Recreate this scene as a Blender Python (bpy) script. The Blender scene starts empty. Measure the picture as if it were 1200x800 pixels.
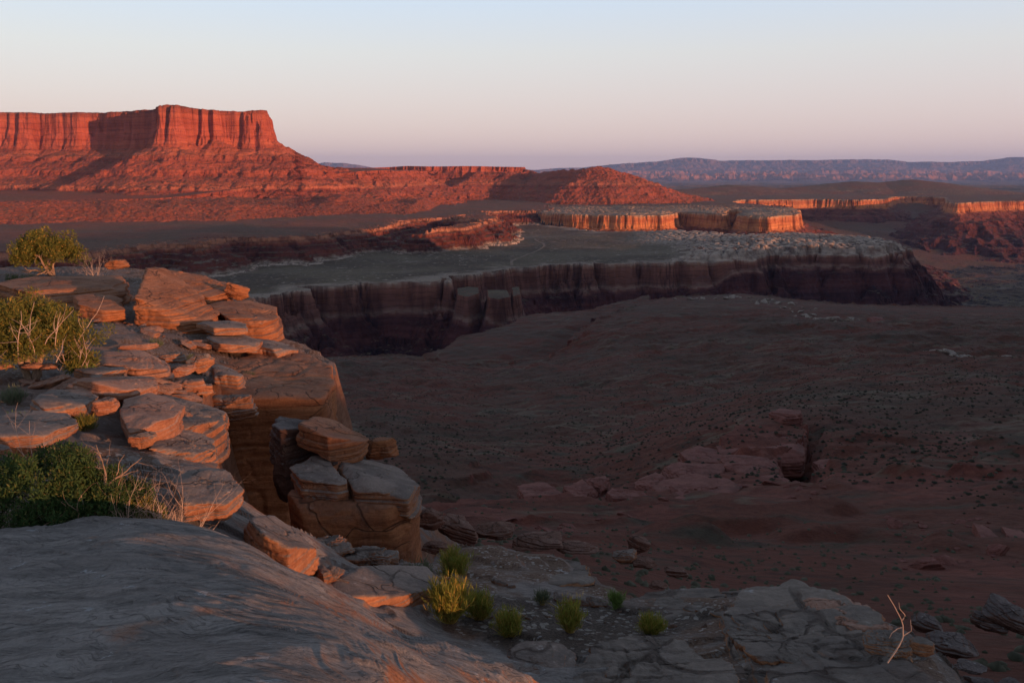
import bpy, bmesh, math, random, time
import numpy as np
from mathutils import Vector
_T0 = time.time()
C = bpy.context.scene.collection
R = math.radians

# ---------------------------------------------------------------- camera
F = 1000.0                       # focal length in pixels of a 1200 px wide frame
PITCH = R(11.14)
cam_d = bpy.data.cameras.new('camera'); cam = bpy.data.objects.new('camera', cam_d); C.objects.link(cam)
cam_d.sensor_width = 36; cam_d.lens = 30.0
cam_d.clip_start = 0.1; cam_d.clip_end = 200000
cam.location = (0, 0, 0); cam.rotation_euler = (R(90) - PITCH, 0, 0)
bpy.context.scene.camera = cam

# ---------------------------------------------------------------- sun and sky
SUN_EL = 4.0
SUN_AZ = 128.0                   # clockwise from the view direction (+Y)
sx, sy = math.sin(R(SUN_AZ)), math.cos(R(SUN_AZ))
sun_d = bpy.data.lights.new('sun', 'SUN'); sun = bpy.data.objects.new('sun', sun_d); C.objects.link(sun)
sun_d.energy = 5.0; sun_d.angle = R(0.5); sun_d.color = (1.0, 0.48, 0.25)
sv = Vector((sx * math.cos(R(SUN_EL)), sy * math.cos(R(SUN_EL)), math.sin(R(SUN_EL))))
sun.rotation_euler = sv.to_track_quat('Z', 'Y').to_euler()
world = bpy.data.worlds.new('World'); bpy.context.scene.world = world
world.use_nodes = True
wn = world.node_tree.nodes; wl = world.node_tree.links; wn.clear()
wo = wn.new('ShaderNodeOutputWorld'); bg = wn.new('ShaderNodeBackground')
sky = wn.new('ShaderNodeTexSky'); sky.sky_type = 'NISHITA'; sky.sun_disc = False
sky.sun_elevation = R(SUN_EL); sky.sun_rotation = R(SUN_AZ)
sky.air_density = 1.0; sky.dust_density = 0.6; sky.ozone_density = 1.5
bg.inputs['Strength'].default_value = 0.05
geo_ = wn.new('ShaderNodeTexCoord'); sep_ = wn.new('ShaderNodeSeparateXYZ'); wl.new(geo_.outputs['Generated'], sep_.inputs[0])
ramp_ = wn.new('ShaderNodeValToRGB'); wl.new(sep_.outputs[2], ramp_.inputs[0])
stops = [(0.0, (.86, .60, .60)), (.02, (.88, .64, .64)), (.07, (.84, .69, .70)), (.13, (.80, .77, .78)), (.20, (.66, .78, .96)), (.30, (.50, .70, 1.06)), (.42, (.24, .30, .40)), (1.0, (.11, .125, .15))]
el_ = ramp_.color_ramp.elements
el_[0].position = 0; el_[0].color = stops[0][1] + (1,); el_[1].position = 1; el_[1].color = stops[-1][1] + (1,)
for p_, c_ in stops[1:-1]:
    k_ = el_.new(p_); k_.color = c_ + (1,)
bg2 = wn.new('ShaderNodeBackground'); bg2.inputs['Strength'].default_value = 0.68; wl.new(ramp_.outputs[0], bg2.inputs[0])
add_ = wn.new('ShaderNodeAddShader')
wl.new(sky.outputs[0], bg.inputs[0]); wl.new(bg.outputs[0], add_.inputs[0]); wl.new(bg2.outputs[0], add_.inputs[1]); wl.new(add_.outputs[0], wo.inputs[0])
sc = bpy.context.scene
sc.view_settings.view_transform = 'Standard'; sc.view_settings.look = 'None'
sc.view_settings.gamma = 1; sc.view_settings.exposure = 0.35
sc.cycles.max_bounces = 6; sc.cycles.diffuse_bounces = 3; sc.cycles.volume_bounces = 0
sc.cycles.use_denoising = True

# ---------------------------------------------------------------- helpers: picture <-> place
cp, sp_ = math.cos(PITCH), math.sin(PITCH)
def ray(px, py):
    x = (px - 600) / F; v = (400 - py) / F
    return np.array([x, cp + v * sp_, -sp_ + v * cp])
def W(px, py, z):                # plan position of a pixel on the level z
    d = ray(px, py); k = z / d[2]
    return (d[0] * k, d[1] * k)
def WD(px, py, y):               # 3D point of a pixel at forward distance y
    d = ray(px, py); k = y / d[1]
    return (d[0] * k, y, d[2] * k)
def Z(px, py, r):                # height of a pixel at horizontal distance r
    d = ray(px, py); return d[2] / math.hypot(d[0], d[1]) * r

# ---------------------------------------------------------------- helpers: noise
def _h(ix, iy, iz, seed):
    h = (ix.astype(np.uint32) * np.uint32(374761393) + iy.astype(np.uint32) * np.uint32(668265263)
         + iz.astype(np.uint32) * np.uint32(2147483647) + np.uint32((seed * 144665 + 12345) & 0xffffffff))
    h = (h ^ (h >> np.uint32(13))) * np.uint32(1274126177)
    h = (h ^ (h >> np.uint32(16))) * np.uint32(2246822519)
    return ((h ^ (h >> np.uint32(15))) & np.uint32(0xffffff)).astype(np.float32) / np.float32(16777215.0)
def noise2(x, y, seed=0):
    x = np.asarray(x, dtype=np.float64); y = np.asarray(y, dtype=np.float64)
    fx = np.floor(x); fy = np.floor(y)
    ix = fx.astype(np.int64); iy = fy.astype(np.int64); zz = np.zeros_like(ix)
    u = (x - fx).astype(np.float32); v = (y - fy).astype(np.float32)
    u = u * u * u * (u * (u * 6 - 15) + 10); v = v * v * v * (v * (v * 6 - 15) + 10)
    a = _h(ix, iy, zz, seed); b = _h(ix + 1, iy, zz, seed); c = _h(ix, iy + 1, zz, seed); d = _h(ix + 1, iy + 1, zz, seed)
    return ((a * (1 - u) + b * u) * (1 - v) + (c * (1 - u) + d * u) * v) * 2 - 1
def fbm2(x, y, oct=4, seed=0, gain=.5, ridged=False):
    s = 0; a = 1; t = 0; f = 1.0; ca, sa = math.cos(.6), math.sin(.6)
    x = np.asarray(x, dtype=np.float64); y = np.asarray(y, dtype=np.float64)
    for i in range(oct):
        n = noise2(x * f, y * f, seed + i * 7)
        if ridged: n = 1 - 2 * np.abs(n)
        s = s + a * n; t += a; a *= gain; f *= 2.03
        x, y = x * ca - y * sa + 3.7, x * sa + y * ca + 1.3
    return s / t
def noise3(p, seed=0):
    f = np.floor(p); i = f.astype(np.int64); w = (p - f).astype(np.float32)
    w = w * w * w * (w * (w * 6 - 15) + 10)
    r = 0
    for dx in (0, 1):
        wx = w[..., 0] if dx else 1 - w[..., 0]
        for dy in (0, 1):
            wy = w[..., 1] if dy else 1 - w[..., 1]
            for dz in (0, 1):
                wz = w[..., 2] if dz else 1 - w[..., 2]
                r = r + wx * wy * wz * _h(i[..., 0] + dx, i[..., 1] + dy, i[..., 2] + dz, seed)
    return r * 2 - 1
def fbm3(p, oct=4, seed=0, gain=.5):
    s = 0; a = 1; t = 0; q = p.copy()
    for k in range(oct):
        s = s + a * noise3(q, seed + 11 * k); t += a; a *= gain; q = q * 2.03 + 5.1
    return s / t
def cell2(x, y, seed=0, jit=.9):           # distance to nearest cell point (F1) and second (F2)
    fx = np.floor(x); fy = np.floor(y); best = np.full(x.shape, 9.0); sec = np.full(x.shape, 9.0)
    ix = fx.astype(np.int64); iy = fy.astype(np.int64); zz = np.zeros_like(ix)
    for dx in (-1, 0, 1):
        for dy in (-1, 0, 1):
            a = _h(ix + dx, iy + dy, zz, seed); b = _h(ix + dx, iy + dy, zz, seed + 91)
            d = np.hypot(fx + dx + .5 + (a - .5) * jit - x, fy + dy + .5 + (b - .5) * jit - y)
            sec = np.minimum(sec, np.maximum(best, d)); best = np.minimum(best, d)
    return best, sec
def sstep(a, b, x):
    t = np.clip((x - a) / (b - a), 0, 1); return t * t * (3 - 2 * t)
def interp(x, xs, ys): return np.interp(x, xs, ys)

def sdf_poly(x, y, P):           # signed distance, positive inside
    P = np.asarray(P, float); n = len(P)
    best = np.full(x.shape, 1e18); inside = np.zeros(x.shape, bool)
    for i in range(n):
        ax, ay = P[i]; bx, by = P[(i + 1) % n]
        ex, ey = bx - ax, by - ay; L = ex * ex + ey * ey + 1e-12
        t = np.clip(((x - ax) * ex + (y - ay) * ey) / L, 0, 1)
        d = (x - ax - t * ex) ** 2 + (y - ay - t * ey) ** 2
        best = np.minimum(best, d)
        if ay != by:
            c = ((ay > y) != (by > y)) & (x < (bx - ax) * (y - ay) / (by - ay) + ax)
            inside ^= c
    d = np.sqrt(best)
    return np.where(inside, d, -d)
def smooth_poly(P, it=2):        # Chaikin
    P = [tuple(p) for p in P]
    for _ in range(it):
        Q = []
        for i in range(len(P)):
            a = P[i]; b = P[(i + 1) % len(P)]
            Q += [(a[0] * .75 + b[0] * .25, a[1] * .75 + b[1] * .25), (a[0] * .25 + b[0] * .75, a[1] * .25 + b[1] * .75)]
        P = Q
    return P
def spur(x, y, pts, slope, rnd=0.0):       # ridge crest through 3D points, falling at slope
    best = np.full(x.shape, -1e9)
    for (ax, ay, az), (bx, by, bz) in zip(pts[:-1], pts[1:]):
        ex, ey = bx - ax, by - ay; L = ex * ex + ey * ey + 1e-9
        t = np.clip(((x - ax) * ex + (y - ay) * ey) / L, 0, 1)
        d = np.hypot(x - ax - t * ex, y - ay - t * ey)
        best = np.maximum(best, az + (bz - az) * t - slope * (np.sqrt(d * d + rnd * rnd) - rnd))
    return best

# ---------------------------------------------------------------- helpers: objects
def tag(o, label=None, cat=None, group=None, kind=None):
    if label: o['label'] = label
    if cat: o['category'] = cat
    if group: o['group'] = group
    if kind: o['kind'] = kind
    return o
def mesh_np(name, V, Fq, mat, smooth=True, parent=None, attr=None):
    me = bpy.data.meshes.new(name)
    V = np.ascontiguousarray(V, dtype=np.float32); Fq = np.ascontiguousarray(Fq, dtype=np.int32)
    n, k = Fq.shape
    me.vertices.add(len(V)); me.vertices.foreach_set('co', V.ravel())
    me.loops.add(n * k); me.loops.foreach_set('vertex_index', Fq.ravel())
    me.polygons.add(n); me.polygons.foreach_set('loop_start', np.arange(0, n * k, k, dtype=np.int32))
    me.polygons.foreach_set('loop_total', np.full(n, k, dtype=np.int32))
    me.polygons.foreach_set('use_smooth', np.full(n, smooth))
    if attr:
        for an, av in attr.items():
            a = me.attributes.new(an, 'FLOAT', 'POINT'); a.data.foreach_set('value', np.asarray(av, dtype=np.float32).ravel())
    me.update(calc_edges=True)
    me.materials.append(mat)
    o = bpy.data.objects.new(name, me); C.objects.link(o)
    if parent: o.parent = parent
    return o
def grid_faces(nr, nc):
    i = np.arange(nr - 1)[:, None] * nc + np.arange(nc - 1)[None, :]
    return np.stack([i, i + 1, i + nc + 1, i + nc], -1).reshape(-1, 4)
def terrain(name, H, az, nA, rr, nR, mat, smooth=True, flatw=.02, skirt=60.0, attrf=None):
    """height field on a fan of directions; rings fall where the ground changes"""
    A = np.radians(np.linspace(az[0], az[1], nA))
    cA = A[::max(1, nA // 160)]
    dr = np.exp(np.linspace(math.log(rr[0]), math.log(rr[1]), 2400))
    X = np.sin(cA)[:, None] * dr; Y = np.cos(cA)[:, None] * dr
    Zc = H(X, Y)
    m = np.abs(np.diff(Zc / dr, axis=1)) + flatw * np.diff(np.log(dr))[None, :] + .4 * np.abs(np.diff(Zc, axis=1)) / dr[1:]
    k = 9; pad = np.pad(m, ((k, k), (0, 0)), mode='edge')
    cs = np.cumsum(np.vstack([np.zeros((1, m.shape[1])), pad]), axis=0); m = (cs[2 * k + 1:] - cs[:-2 * k - 1]) / (2 * k + 1)
    kk = 12; pad = np.pad(m, ((0, 0), (kk, kk)), mode='edge')
    cs = np.cumsum(np.hstack([np.zeros((m.shape[0], 1)), pad]), axis=1); m = (cs[:, 2 * kk + 1:] - cs[:, :-2 * kk - 1]) / (2 * kk + 1)
    m += m.mean(axis=1, keepdims=True) * .15
    cum = np.hstack([np.zeros((len(cA), 1)), np.cumsum(m, axis=1)]); cum /= cum[:, -1:]
    u = np.linspace(0, 1, nR)
    rc = np.stack([np.interp(u, c, np.log(dr)) for c in cum])       # coarse az x nR
    idx = np.interp(A, cA, np.arange(len(cA))); i0 = np.clip(idx.astype(int), 0, len(cA) - 2); w = (idx - i0)[:, None]
    r = np.exp(rc[i0] * (1 - w) + rc[i0 + 1] * w)
    X = np.sin(A)[:, None] * r; Y = np.cos(A)[:, None] * r
    Zz = H(X, Y)
    V = np.stack([X, Y, Zz], -1).reshape(-1, 3)
    Fq = grid_faces(nA, nR)[:, ::-1]
    o = mesh_np(name, V, Fq, mat, smooth, attr=(attrf(X, Y, Zz) if attrf else None))
    tag(o, kind='structure')
    print(name, len(V), round(time.time() - _T0, 1))
    return o

# ---------------------------------------------------------------- helpers: materials
class NT:
    def __init__(s, name, rough=.9, spec=.15):
        s.m = bpy.data.materials.new(name); s.m.use_nodes = True
        s.n = s.m.node_tree.nodes; s.l = s.m.node_tree.links; s.n.clear()
        s.out = s.n.new('ShaderNodeOutputMaterial'); s.b = s.n.new('ShaderNodeBsdfPrincipled')
        s.b.inputs['Roughness'].default_value = rough; s.b.inputs['Specular IOR Level'].default_value = spec
        s.l.new(s.b.outputs[0], s.out.inputs[0])
        s.geo = s.n.new('ShaderNodeNewGeometry'); s.pos = s.geo.outputs['Position']
    def v(s, x, sock):
        if hasattr(x, 'links') or isinstance(x, bpy.types.NodeSocket): s.l.new(x, sock)
        elif isinstance(x, (tuple, list)): sock.default_value = tuple(x) + ((1.0,) if len(x) == 3 and len(sock.default_value) == 4 else ())
        else: sock.default_value = x
    def objpos(s):
        t = s.n.new('ShaderNodeTexCoord'); return t.outputs['Object']
    def mapping(s, vec, scale=(1, 1, 1), rot=(0, 0, 0), loc=(0, 0, 0)):
        m = s.n.new('ShaderNodeMapping'); s.v(vec, m.inputs[0]); m.inputs['Scale'].default_value = scale
        m.inputs['Rotation'].default_value = rot; m.inputs['Location'].default_value = loc; return m.outputs[0]
    def noise(s, vec, scale, detail=4, rough=.55, dist=0.0):
        t = s.n.new('ShaderNodeTexNoise'); s.v(vec, t.inputs['Vector']); t.inputs['Scale'].default_value = scale
        t.inputs['Detail'].default_value = detail; t.inputs['Roughness'].default_value = rough; t.inputs['Distortion'].default_value = dist
        return t.outputs['Fac']
    def voro(s, vec, scale, feat='F1'):
        t = s.n.new('ShaderNodeTexVoronoi'); t.feature = feat; s.v(vec, t.inputs['Vector']); t.inputs['Scale'].default_value = scale
        return t
    def math(s, op, a, b=0.0, c=None):
        m = s.n.new('ShaderNodeMath'); m.operation = op; s.v(a, m.inputs[0]); s.v(b, m.inputs[1])
        if c is not None: s.v(c, m.inputs[2])
        return m.outputs[0]
    def rng(s, x, a, b, c=0.0, d=1.0):
        m = s.n.new('ShaderNodeMapRange'); m.interpolation_type = 'SMOOTHSTEP' if (c, d) in ((0, 1), (1, 0)) else 'LINEAR'
        s.v(x, m.inputs[0]); m.inputs[1].default_value = a; m.inputs[2].default_value = b; m.inputs[3].default_value = c; m.inputs[4].default_value = d
        return m.outputs[0]
    def ramp(s, x, stops, interp='LINEAR'):
        r = s.n.new('ShaderNodeValToRGB'); s.v(x, r.inputs[0]); e = r.color_ramp.elements; r.color_ramp.interpolation = interp
        e[0].position = stops[0][0]; e[0].color = tuple(stops[0][1]) + (1,)
        e[1].position = stops[-1][0]; e[1].color = tuple(stops[-1][1]) + (1,)
        for p, c in stops[1:-1]:
            k = e.new(p); k.color = tuple(c) + (1,)
        return r.outputs[0]
    def mix(s, f, a, b, mode='MIX'):
        m = s.n.new('ShaderNodeMix'); m.data_type = 'RGBA'; m.blend_type = mode
        s.v(f, m.inputs[0]); s.v(a, m.inputs[6]); s.v(b, m.inputs[7]); return m.outputs[2]
    def sep(s, vec):
        m = s.n.new('ShaderNodeSeparateXYZ'); s.v(vec, m.inputs[0]); return m.outputs
    def bump(s, h, dist, strength=1.0, prev=None):
        b = s.n.new('ShaderNodeBump'); s.v(h, b.inputs['Height']); b.inputs['Distance'].default_value = dist
        b.inputs['Strength'].default_value = strength
        if prev is not None: s.v(prev, b.inputs['Normal'])
        return b.outputs[0]
    def attr(s, name):
        a = s.n.new('ShaderNodeAttribute'); a.attribute_name = name; return a.outputs['Fac']
    def end(s, col, nrm=None):
        s.v(col, s.b.inputs['Base Color'])
        if nrm is not None: s.v(nrm, s.b.inputs['Normal'])
        return s.m

def strata_mat(name, bands, flat1, flat2, unit, warp, streak=.5, scrub=None, flat_rng=(.72, .92), scrub_scale=.25,
               scrub_den=(.0, .22), bumpd=1.0, patch=None, layer=False):
    """bands: (z, colour) from low to high.  unit: size of rock detail in metres."""
    n = NT(name); x, y, z = n.sep(n.pos)
    if layer: z = n.attr('layer')
    w = n.noise(n.pos, .25 / unit, 4); zz = n.math('ADD', z, n.rng(w, .25, .75, -warp, warp))
    z0, z1 = bands[0][0], bands[-1][0]
    fac = n.rng(zz, z0, z1, 0.0, 1.00001)
    col = n.ramp(fac, [((b[0] - z0) / (z1 - z0), b[1]) for b in bands])
    vs = n.noise(n.mapping(n.pos, (1, 1, .06)), .9 / unit, 5, .65)
    vs2 = n.noise(n.mapping(n.pos, (1, 1, .12)), .12 / unit, 3, .6)
    hs = n.noise(n.mapping(n.pos, (.04, .04, 1)), 1.2 / unit, 5, .65)
    if streak:
        msk = n.rng(n.noise(n.mapping(n.pos, (1, 1, .3)), .06 / unit, 3), .38, .60)
        col = n.mix(n.math('MULTIPLY', n.math('MULTIPLY', n.rng(vs, .42, .66), streak), msk), col, (.30, .25, .26), 'MULTIPLY')
        col = n.mix(n.math('MULTIPLY', n.rng(vs2, .5, .64), streak), col, (.45, .38, .38), 'MULTIPLY')
    hl = n.math('FRACT', n.math('MULTIPLY', n.math('ADD', z, n.rng(n.noise(n.pos, .12 / unit, 3), 0, 1, -2.0 * unit, 2.0 * unit)), .55 / unit))
    col = n.mix(n.math('MULTIPLY', n.math('LESS_THAN', hl, .16), .35), col, (.4, .33, .33), 'MULTIPLY')
    col = n.mix(.55, col, n.ramp(hs, [(.25, (.45, .42, .42)), (.5, (.95, .95, .95)), (.75, (1.5, 1.5, 1.5))]), 'MULTIPLY')
    nz = n.sep(n.geo.outputs['Normal'])[2]
    f = n.rng(n.math('ADD', nz, n.rng(n.noise(n.pos, .5 / unit, 4), .3, .7, -.06, .06)), flat_rng[0], flat_rng[1])
    big = n.noise(n.pos, .03 / unit, 5, .6)
    fl = n.mix(n.rng(big, .4, .6), flat1, flat2)
    if patch is not None:
        pn = n.noise(n.mapping(n.pos, (.35, 1, 1), (0, 0, .3)), .05 / unit, 6, .65)
        fl = n.mix(n.rng(pn, .55, .68), fl, patch)
    if layer:
        fl = n.mix(n.math('MULTIPLY', n.attr('red'), .8), fl, n.mix(n.rng(big, .4, .6), (.22, .075, .045), (.15, .075, .048)))
        fl = n.mix(n.attr('pale'), fl, (.44, .33, .26))
    fl = n.mix(.5, fl, n.ramp(n.noise(n.pos, 1.0 / unit, 3, .7), [(.3, (.6, .6, .6)), (.7, (1.35, 1.35, 1.35))]), 'MULTIPLY')
    col = n.mix(f, col, fl)
    if scrub is not None:
        vo = n.voro(n.pos, scrub_scale); rnd = n.sep(vo.outputs['Color'])[0]
        s = n.math('MULTIPLY', n.math('LESS_THAN', vo.outputs['Distance'], n.rng(rnd, .2, 1.0, scrub_den[0], scrub_den[1])), n.rng(nz, .55, .8))
        col = n.mix(s, col, scrub)
    b1 = n.bump(n.noise(n.pos, .6 / unit, 6, .65), .8 * unit * bumpd, .8)
    return n.end(col, b1)

# ================================================================ the land
T4 = math.tan(R(SUN_EL))
# ---- palettes (linear albedo)
MAROON = (.085, .030, .024); DMAROON = (.060, .022, .022); REDR = (.27, .068, .034); REDL = (.36, .10, .05)

# ---- canyon bench: a white-capped sandstone bench and the inner canyon under it
ZB = -130.0
bench = [W(*p, ZB) for p in [(-500, 350), (-200, 345), (100, 345), (250, 345), (318, 350), (350, 341), (352, 336), (373, 335), (411, 332), (463, 328.5),
    (500, 330), (525, 329), (531, 325), (560, 320), (592, 314), (650, 310), (700, 307.5), (800, 306.5), (845, 305), (878, 303), (884, 300),
    (900, 298), (960, 298), (1020, 299), (1054, 298), (1061, 291), (1040, 284), (1000, 279), (930, 275), (870, 277), (800, 272), (700, 271), (640, 262), (900, 215)]]
bench += [(6000, 12000), (-9000, 12000), (-9000, 1500)]
ZU = -100.0
upper = [W(*p, ZU) for p in [(640, 250), (670, 251.5), (700, 252), (777, 252.5), (800, 249), (846, 251), (852, 246), (866, 246), (872, 253), (900, 254), (933, 252),
    (938, 247), (925, 243), (890, 239.5), (864, 238), (862, 234), (900, 234), (960, 233.5), (1000, 234), (1038, 233.5), (1046, 230),
    (1075, 230), (1108, 231), (1113, 236), (1121, 238), (1150, 236.5), (1200, 235), (1300, 236), (1500, 238)]]
upper += [(9000, 6000), (9000, 12000), (-3000, 12000), (-500, 4200), W(560, 240, ZU)]
third = [W(*p, -95) for p in [(-400, 300), (-100, 296), (60, 300), (100, 296), (140, 291), (190, 285), (230, 287), (270, 279), (330, 279), (400, 271),
    (440, 268), (470, 258), (520, 254), (548, 252), (556, 259), (500, 270), (560, 262), (575, 254), (560, 248), (640, 246)]]
third += [(300, 5000), (-6000, 5000), (-6000, 1500)]
towers = [[W(*p, -141) for p in q] for q in ([(536, 339), (548, 337), (560, 338), (561, 345), (548, 349), (537, 347)], [(571, 341), (594, 341), (597, 349), (585, 352), (573, 350)],
    [(600, 338), (608, 337), (610, 346), (602, 348)])]
def H_bench(x, y):
    r = np.hypot(x, y)
    n1 = fbm2(x / 90, y / 90, 4, 3); n2 = fbm2(x / 16, y / 16, 3, 9, ridged=True); n3 = fbm2(x / 5, y / 5, 2, 29)
    # white rim bench
    c1, c2 = cell2(x / 52 + n1 * .7, y / 52, 77); but = sstep(0, .5, c2 - c1)
    d = sdf_poly(x, y, bench) + n1 * 14 + n2 * 2.6 * (1 + n1) + n3 * 1.2 + (but - .6) * 17 + 7 * n3 * sstep(.3, 0, but)
    for P_ in towers:
        dt = sdf_poly(x, y, P_) + n3 * 1.0; d = np.maximum(d, np.minimum(dt * 2.6 - .2, -1.6 + dt * .02))
    ped = fbm2(x / 30, y / 30, 3, 17)
    cap = sstep(0, 40, d)
    top = ZB + (3.2 * fbm2(x / 120, y / 120, 4, 5) + .5 * fbm2(x / 60, y / 34, 3, 7)) * cap + .6 * fbm2(x / 10, y / 10, 3, 6)
    # slickrock knobs on the eastern part
    km = sstep(.17, .24, x / y) * sstep(1800, 1500, y) * sstep(2, 14, d)
    f1, f2 = cell2(x / 16, y / 22, 4); knob = np.clip(f2 - f1, 0, .5) ** .5 * 1.4
    top = top + km * (3 + 11 * knob * (0.6 + .5 * fbm2(x / 50, y / 50, 2, 8)) + 4 * sstep(.24, .3, x / y))
    km2 = sstep(.12, .2, x / y) * sstep(1500, 1750, y) * sstep(2700, 2300, y)
    top = top + km2 * (6 * knob)
    edge_p = sstep(40, 4, d + 40 * n1) * .55
    G['pale'] = np.clip(np.maximum(np.maximum(km, km2) * sstep(.1, .5, knob + .3 * n1), edge_p), 0, 1)
    dd = -d
    prof = interp(dd, [-1, 0, 1.5, 3.5, 5, 8, 9.5, 13, 30, 75, 150, 300], [0, -.3, -9, -22, -23, -27, -34, -37, -52, -84, -118, -150])
    rw = sstep(.235, .262, x / y)
    prof = prof * (1 - rw) + rw * interp(dd, [-1, 0, 1.5, 3.5, 5, 8, 9.5, 13, 30, 75, 150, 300], [0, -.3, -6, -13, -14, -17, -19, -21, -42, -90, -128, -160])
    # gullies, fans and thin ledges below the cliff
    g = fbm2(x / 45, y / 45, 3, 21, ridged=True)
    low = sstep(12, 60, dd)
    prof = prof + low * (g * 9) + sstep(12, 20, dd) * 1.2 * n3
    tt = 9.0; q = prof / tt; fr = q - np.floor(q)
    terr = (np.floor(q) + sstep(.35, .75, fr)) * tt
    prof = np.where(dd > 13, prof * .7 + terr * .3, prof)
    floor = -268 + 10 * fbm2(x / 300, y / 300, 4, 31) + 6 * fbm2(x / 60, y / 60, 3, 33, ridged=True)
    h = np.where(d > 0, top, np.maximum(ZB + prof, floor))
    # upper tier
    d2 = sdf_poly(x, y, upper) + n1 * 20 + n2 * 5 + n3 * 2
    dd2 = -d2
    p2 = interp(dd2, [-1, 0, 3, 7, 12, 18, 60, 160, 300, 420], [0, -1, -18, -32, -34, -38, -62, -104, -150, -185])
    g2 = fbm2(x / 80, y / 80, 3, 41, ridged=True)
    p2 = p2 + sstep(18, 90, dd2) * g2 * 18
    q = p2 / 12; p2 = np.where(dd2 > 18, p2 * .75 + (np.floor(q) + sstep(.35, .75, q - np.floor(q))) * 12 * .25, p2)
    knob2 = np.clip(f2 - f1, 0, .5) ** .5
    top2 = ZU + sstep(0, 30, d2) * (3 * fbm2(x / 100, y / 100, 4, 51) + knob2 * 8 * sstep(3000, 2500, y) * (.6 + .6 * n1)) + sstep(0, 300, d2) * sstep(600, 1600, x) * 2
    h2 = np.where(d2 > 0, top2, ZU + p2)
    up_ = h2 > h
    h = np.maximum(h, h2)
    # third tier: stepped red slopes below the mesa
    d3 = sdf_poly(x, y, third) + n1 * 34 + fbm2(x / 40, y / 40, 3, 61, ridged=True) * 12 + n3 * 1.5
    dd3 = -d3
    p3 = interp(dd3, [-1, 0, 2, 12, 60, 110, 300], [0, 0, -3, -8, -36, -60, -200])
    q = p3 / 6.5; p3 = p3 * .3 + (np.floor(q) + sstep(.3, .7, q - np.floor(q))) * 6.5 * .7
    rub = np.maximum(0, fbm2(x / 6, y / 6, 3, 65)) * 2.5 * sstep(-20, 0, d3) * sstep(60, 10, d3)
    top3 = -95 + 3 * fbm2(x / 60, y / 60, 4, 67) + rub + np.clip(d3, 0, 500) * .012
    h3 = np.where(d3 > 0, top3, -95 + p3 + .8 * n3); up_ &= h3 < h
    h = np.maximum(h, h3)
    # low red hills far behind the lit cliffs
    h = np.maximum(h, spur(x, y, [WD(880, 222, 4300), WD(960, 218, 4400), WD(1000, 213, 4500), WD(1030, 214, 4500), WD(1068, 211, 4500), WD(1110, 219, 4500), WD(1160, 224, 4500)], .14, 60) + 4 * n1)
    h = np.maximum(h, spur(x, y, [WD(780, 224, 4000), WD(860, 217, 4300), WD(900, 220, 4500)], .12, 60) + 4 * n1)
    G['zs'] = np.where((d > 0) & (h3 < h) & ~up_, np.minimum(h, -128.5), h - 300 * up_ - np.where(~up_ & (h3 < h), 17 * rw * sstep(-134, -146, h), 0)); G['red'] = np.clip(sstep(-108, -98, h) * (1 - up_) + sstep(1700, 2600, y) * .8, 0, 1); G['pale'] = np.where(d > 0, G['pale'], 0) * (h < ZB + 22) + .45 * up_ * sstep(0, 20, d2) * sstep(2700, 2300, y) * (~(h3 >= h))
    return h
G = {}
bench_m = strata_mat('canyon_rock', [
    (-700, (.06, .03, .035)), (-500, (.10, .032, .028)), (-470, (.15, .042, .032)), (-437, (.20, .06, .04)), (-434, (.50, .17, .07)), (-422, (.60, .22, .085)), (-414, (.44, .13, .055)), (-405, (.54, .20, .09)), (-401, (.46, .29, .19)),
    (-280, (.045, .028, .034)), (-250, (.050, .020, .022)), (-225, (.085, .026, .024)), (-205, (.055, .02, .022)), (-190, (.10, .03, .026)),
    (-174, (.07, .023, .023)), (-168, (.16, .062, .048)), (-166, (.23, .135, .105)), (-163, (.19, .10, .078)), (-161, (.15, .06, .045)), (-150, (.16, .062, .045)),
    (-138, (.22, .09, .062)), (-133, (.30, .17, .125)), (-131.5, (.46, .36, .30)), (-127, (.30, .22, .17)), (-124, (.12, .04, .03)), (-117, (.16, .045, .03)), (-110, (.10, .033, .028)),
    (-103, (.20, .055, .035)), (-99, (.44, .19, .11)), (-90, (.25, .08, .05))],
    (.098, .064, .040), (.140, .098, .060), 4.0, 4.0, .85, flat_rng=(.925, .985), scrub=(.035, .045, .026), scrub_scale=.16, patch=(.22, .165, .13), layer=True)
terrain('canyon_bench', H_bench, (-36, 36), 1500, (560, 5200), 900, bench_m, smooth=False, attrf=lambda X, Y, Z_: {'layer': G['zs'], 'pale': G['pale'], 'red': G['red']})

# ---- the big mesa with its talus, and the ridge and butte beyond
ZM = 178.0
def PM(px, y): return ((px - 600) / F * y / cp * .985, y)
mesa = [PM(-900, 2750), PM(-250, 2720), PM(-60, 2690), PM(20, 2700), PM(55, 2680), PM(60, 2700), PM(110, 2670), PM(125, 2690), PM(160, 2640), PM(190, 2600),
        PM(197, 2530), PM(206, 2450), PM(222, 2445), PM(236, 2500), PM(262, 2500), PM(275, 2530), PM(300, 2520), PM(316, 2530), PM(322, 2580), PM(318, 2900),
        PM(200, 4200), (-4000, 4600), (-6000, 3000)]
def WR(px, py, r):
    d = ray(px, py); k = r / math.hypot(d[0], d[1]); return (d[0] * k, d[1] * k)
T2 = [(-500, 238, 2150), (-100, 238, 2120), (0, 239, 2080), (60, 237, 2120), (120, 236, 2080), (150, 234, 2100), (200, 232, 2150), (260, 225, 2250), (330, 214, 2400), (400, 203, 2600), (450, 200, 2750)]
tier2 = [WR(*p) for p in T2] + [(-200, 4300), (-6000, 4300), (-6000, 2200)]
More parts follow.
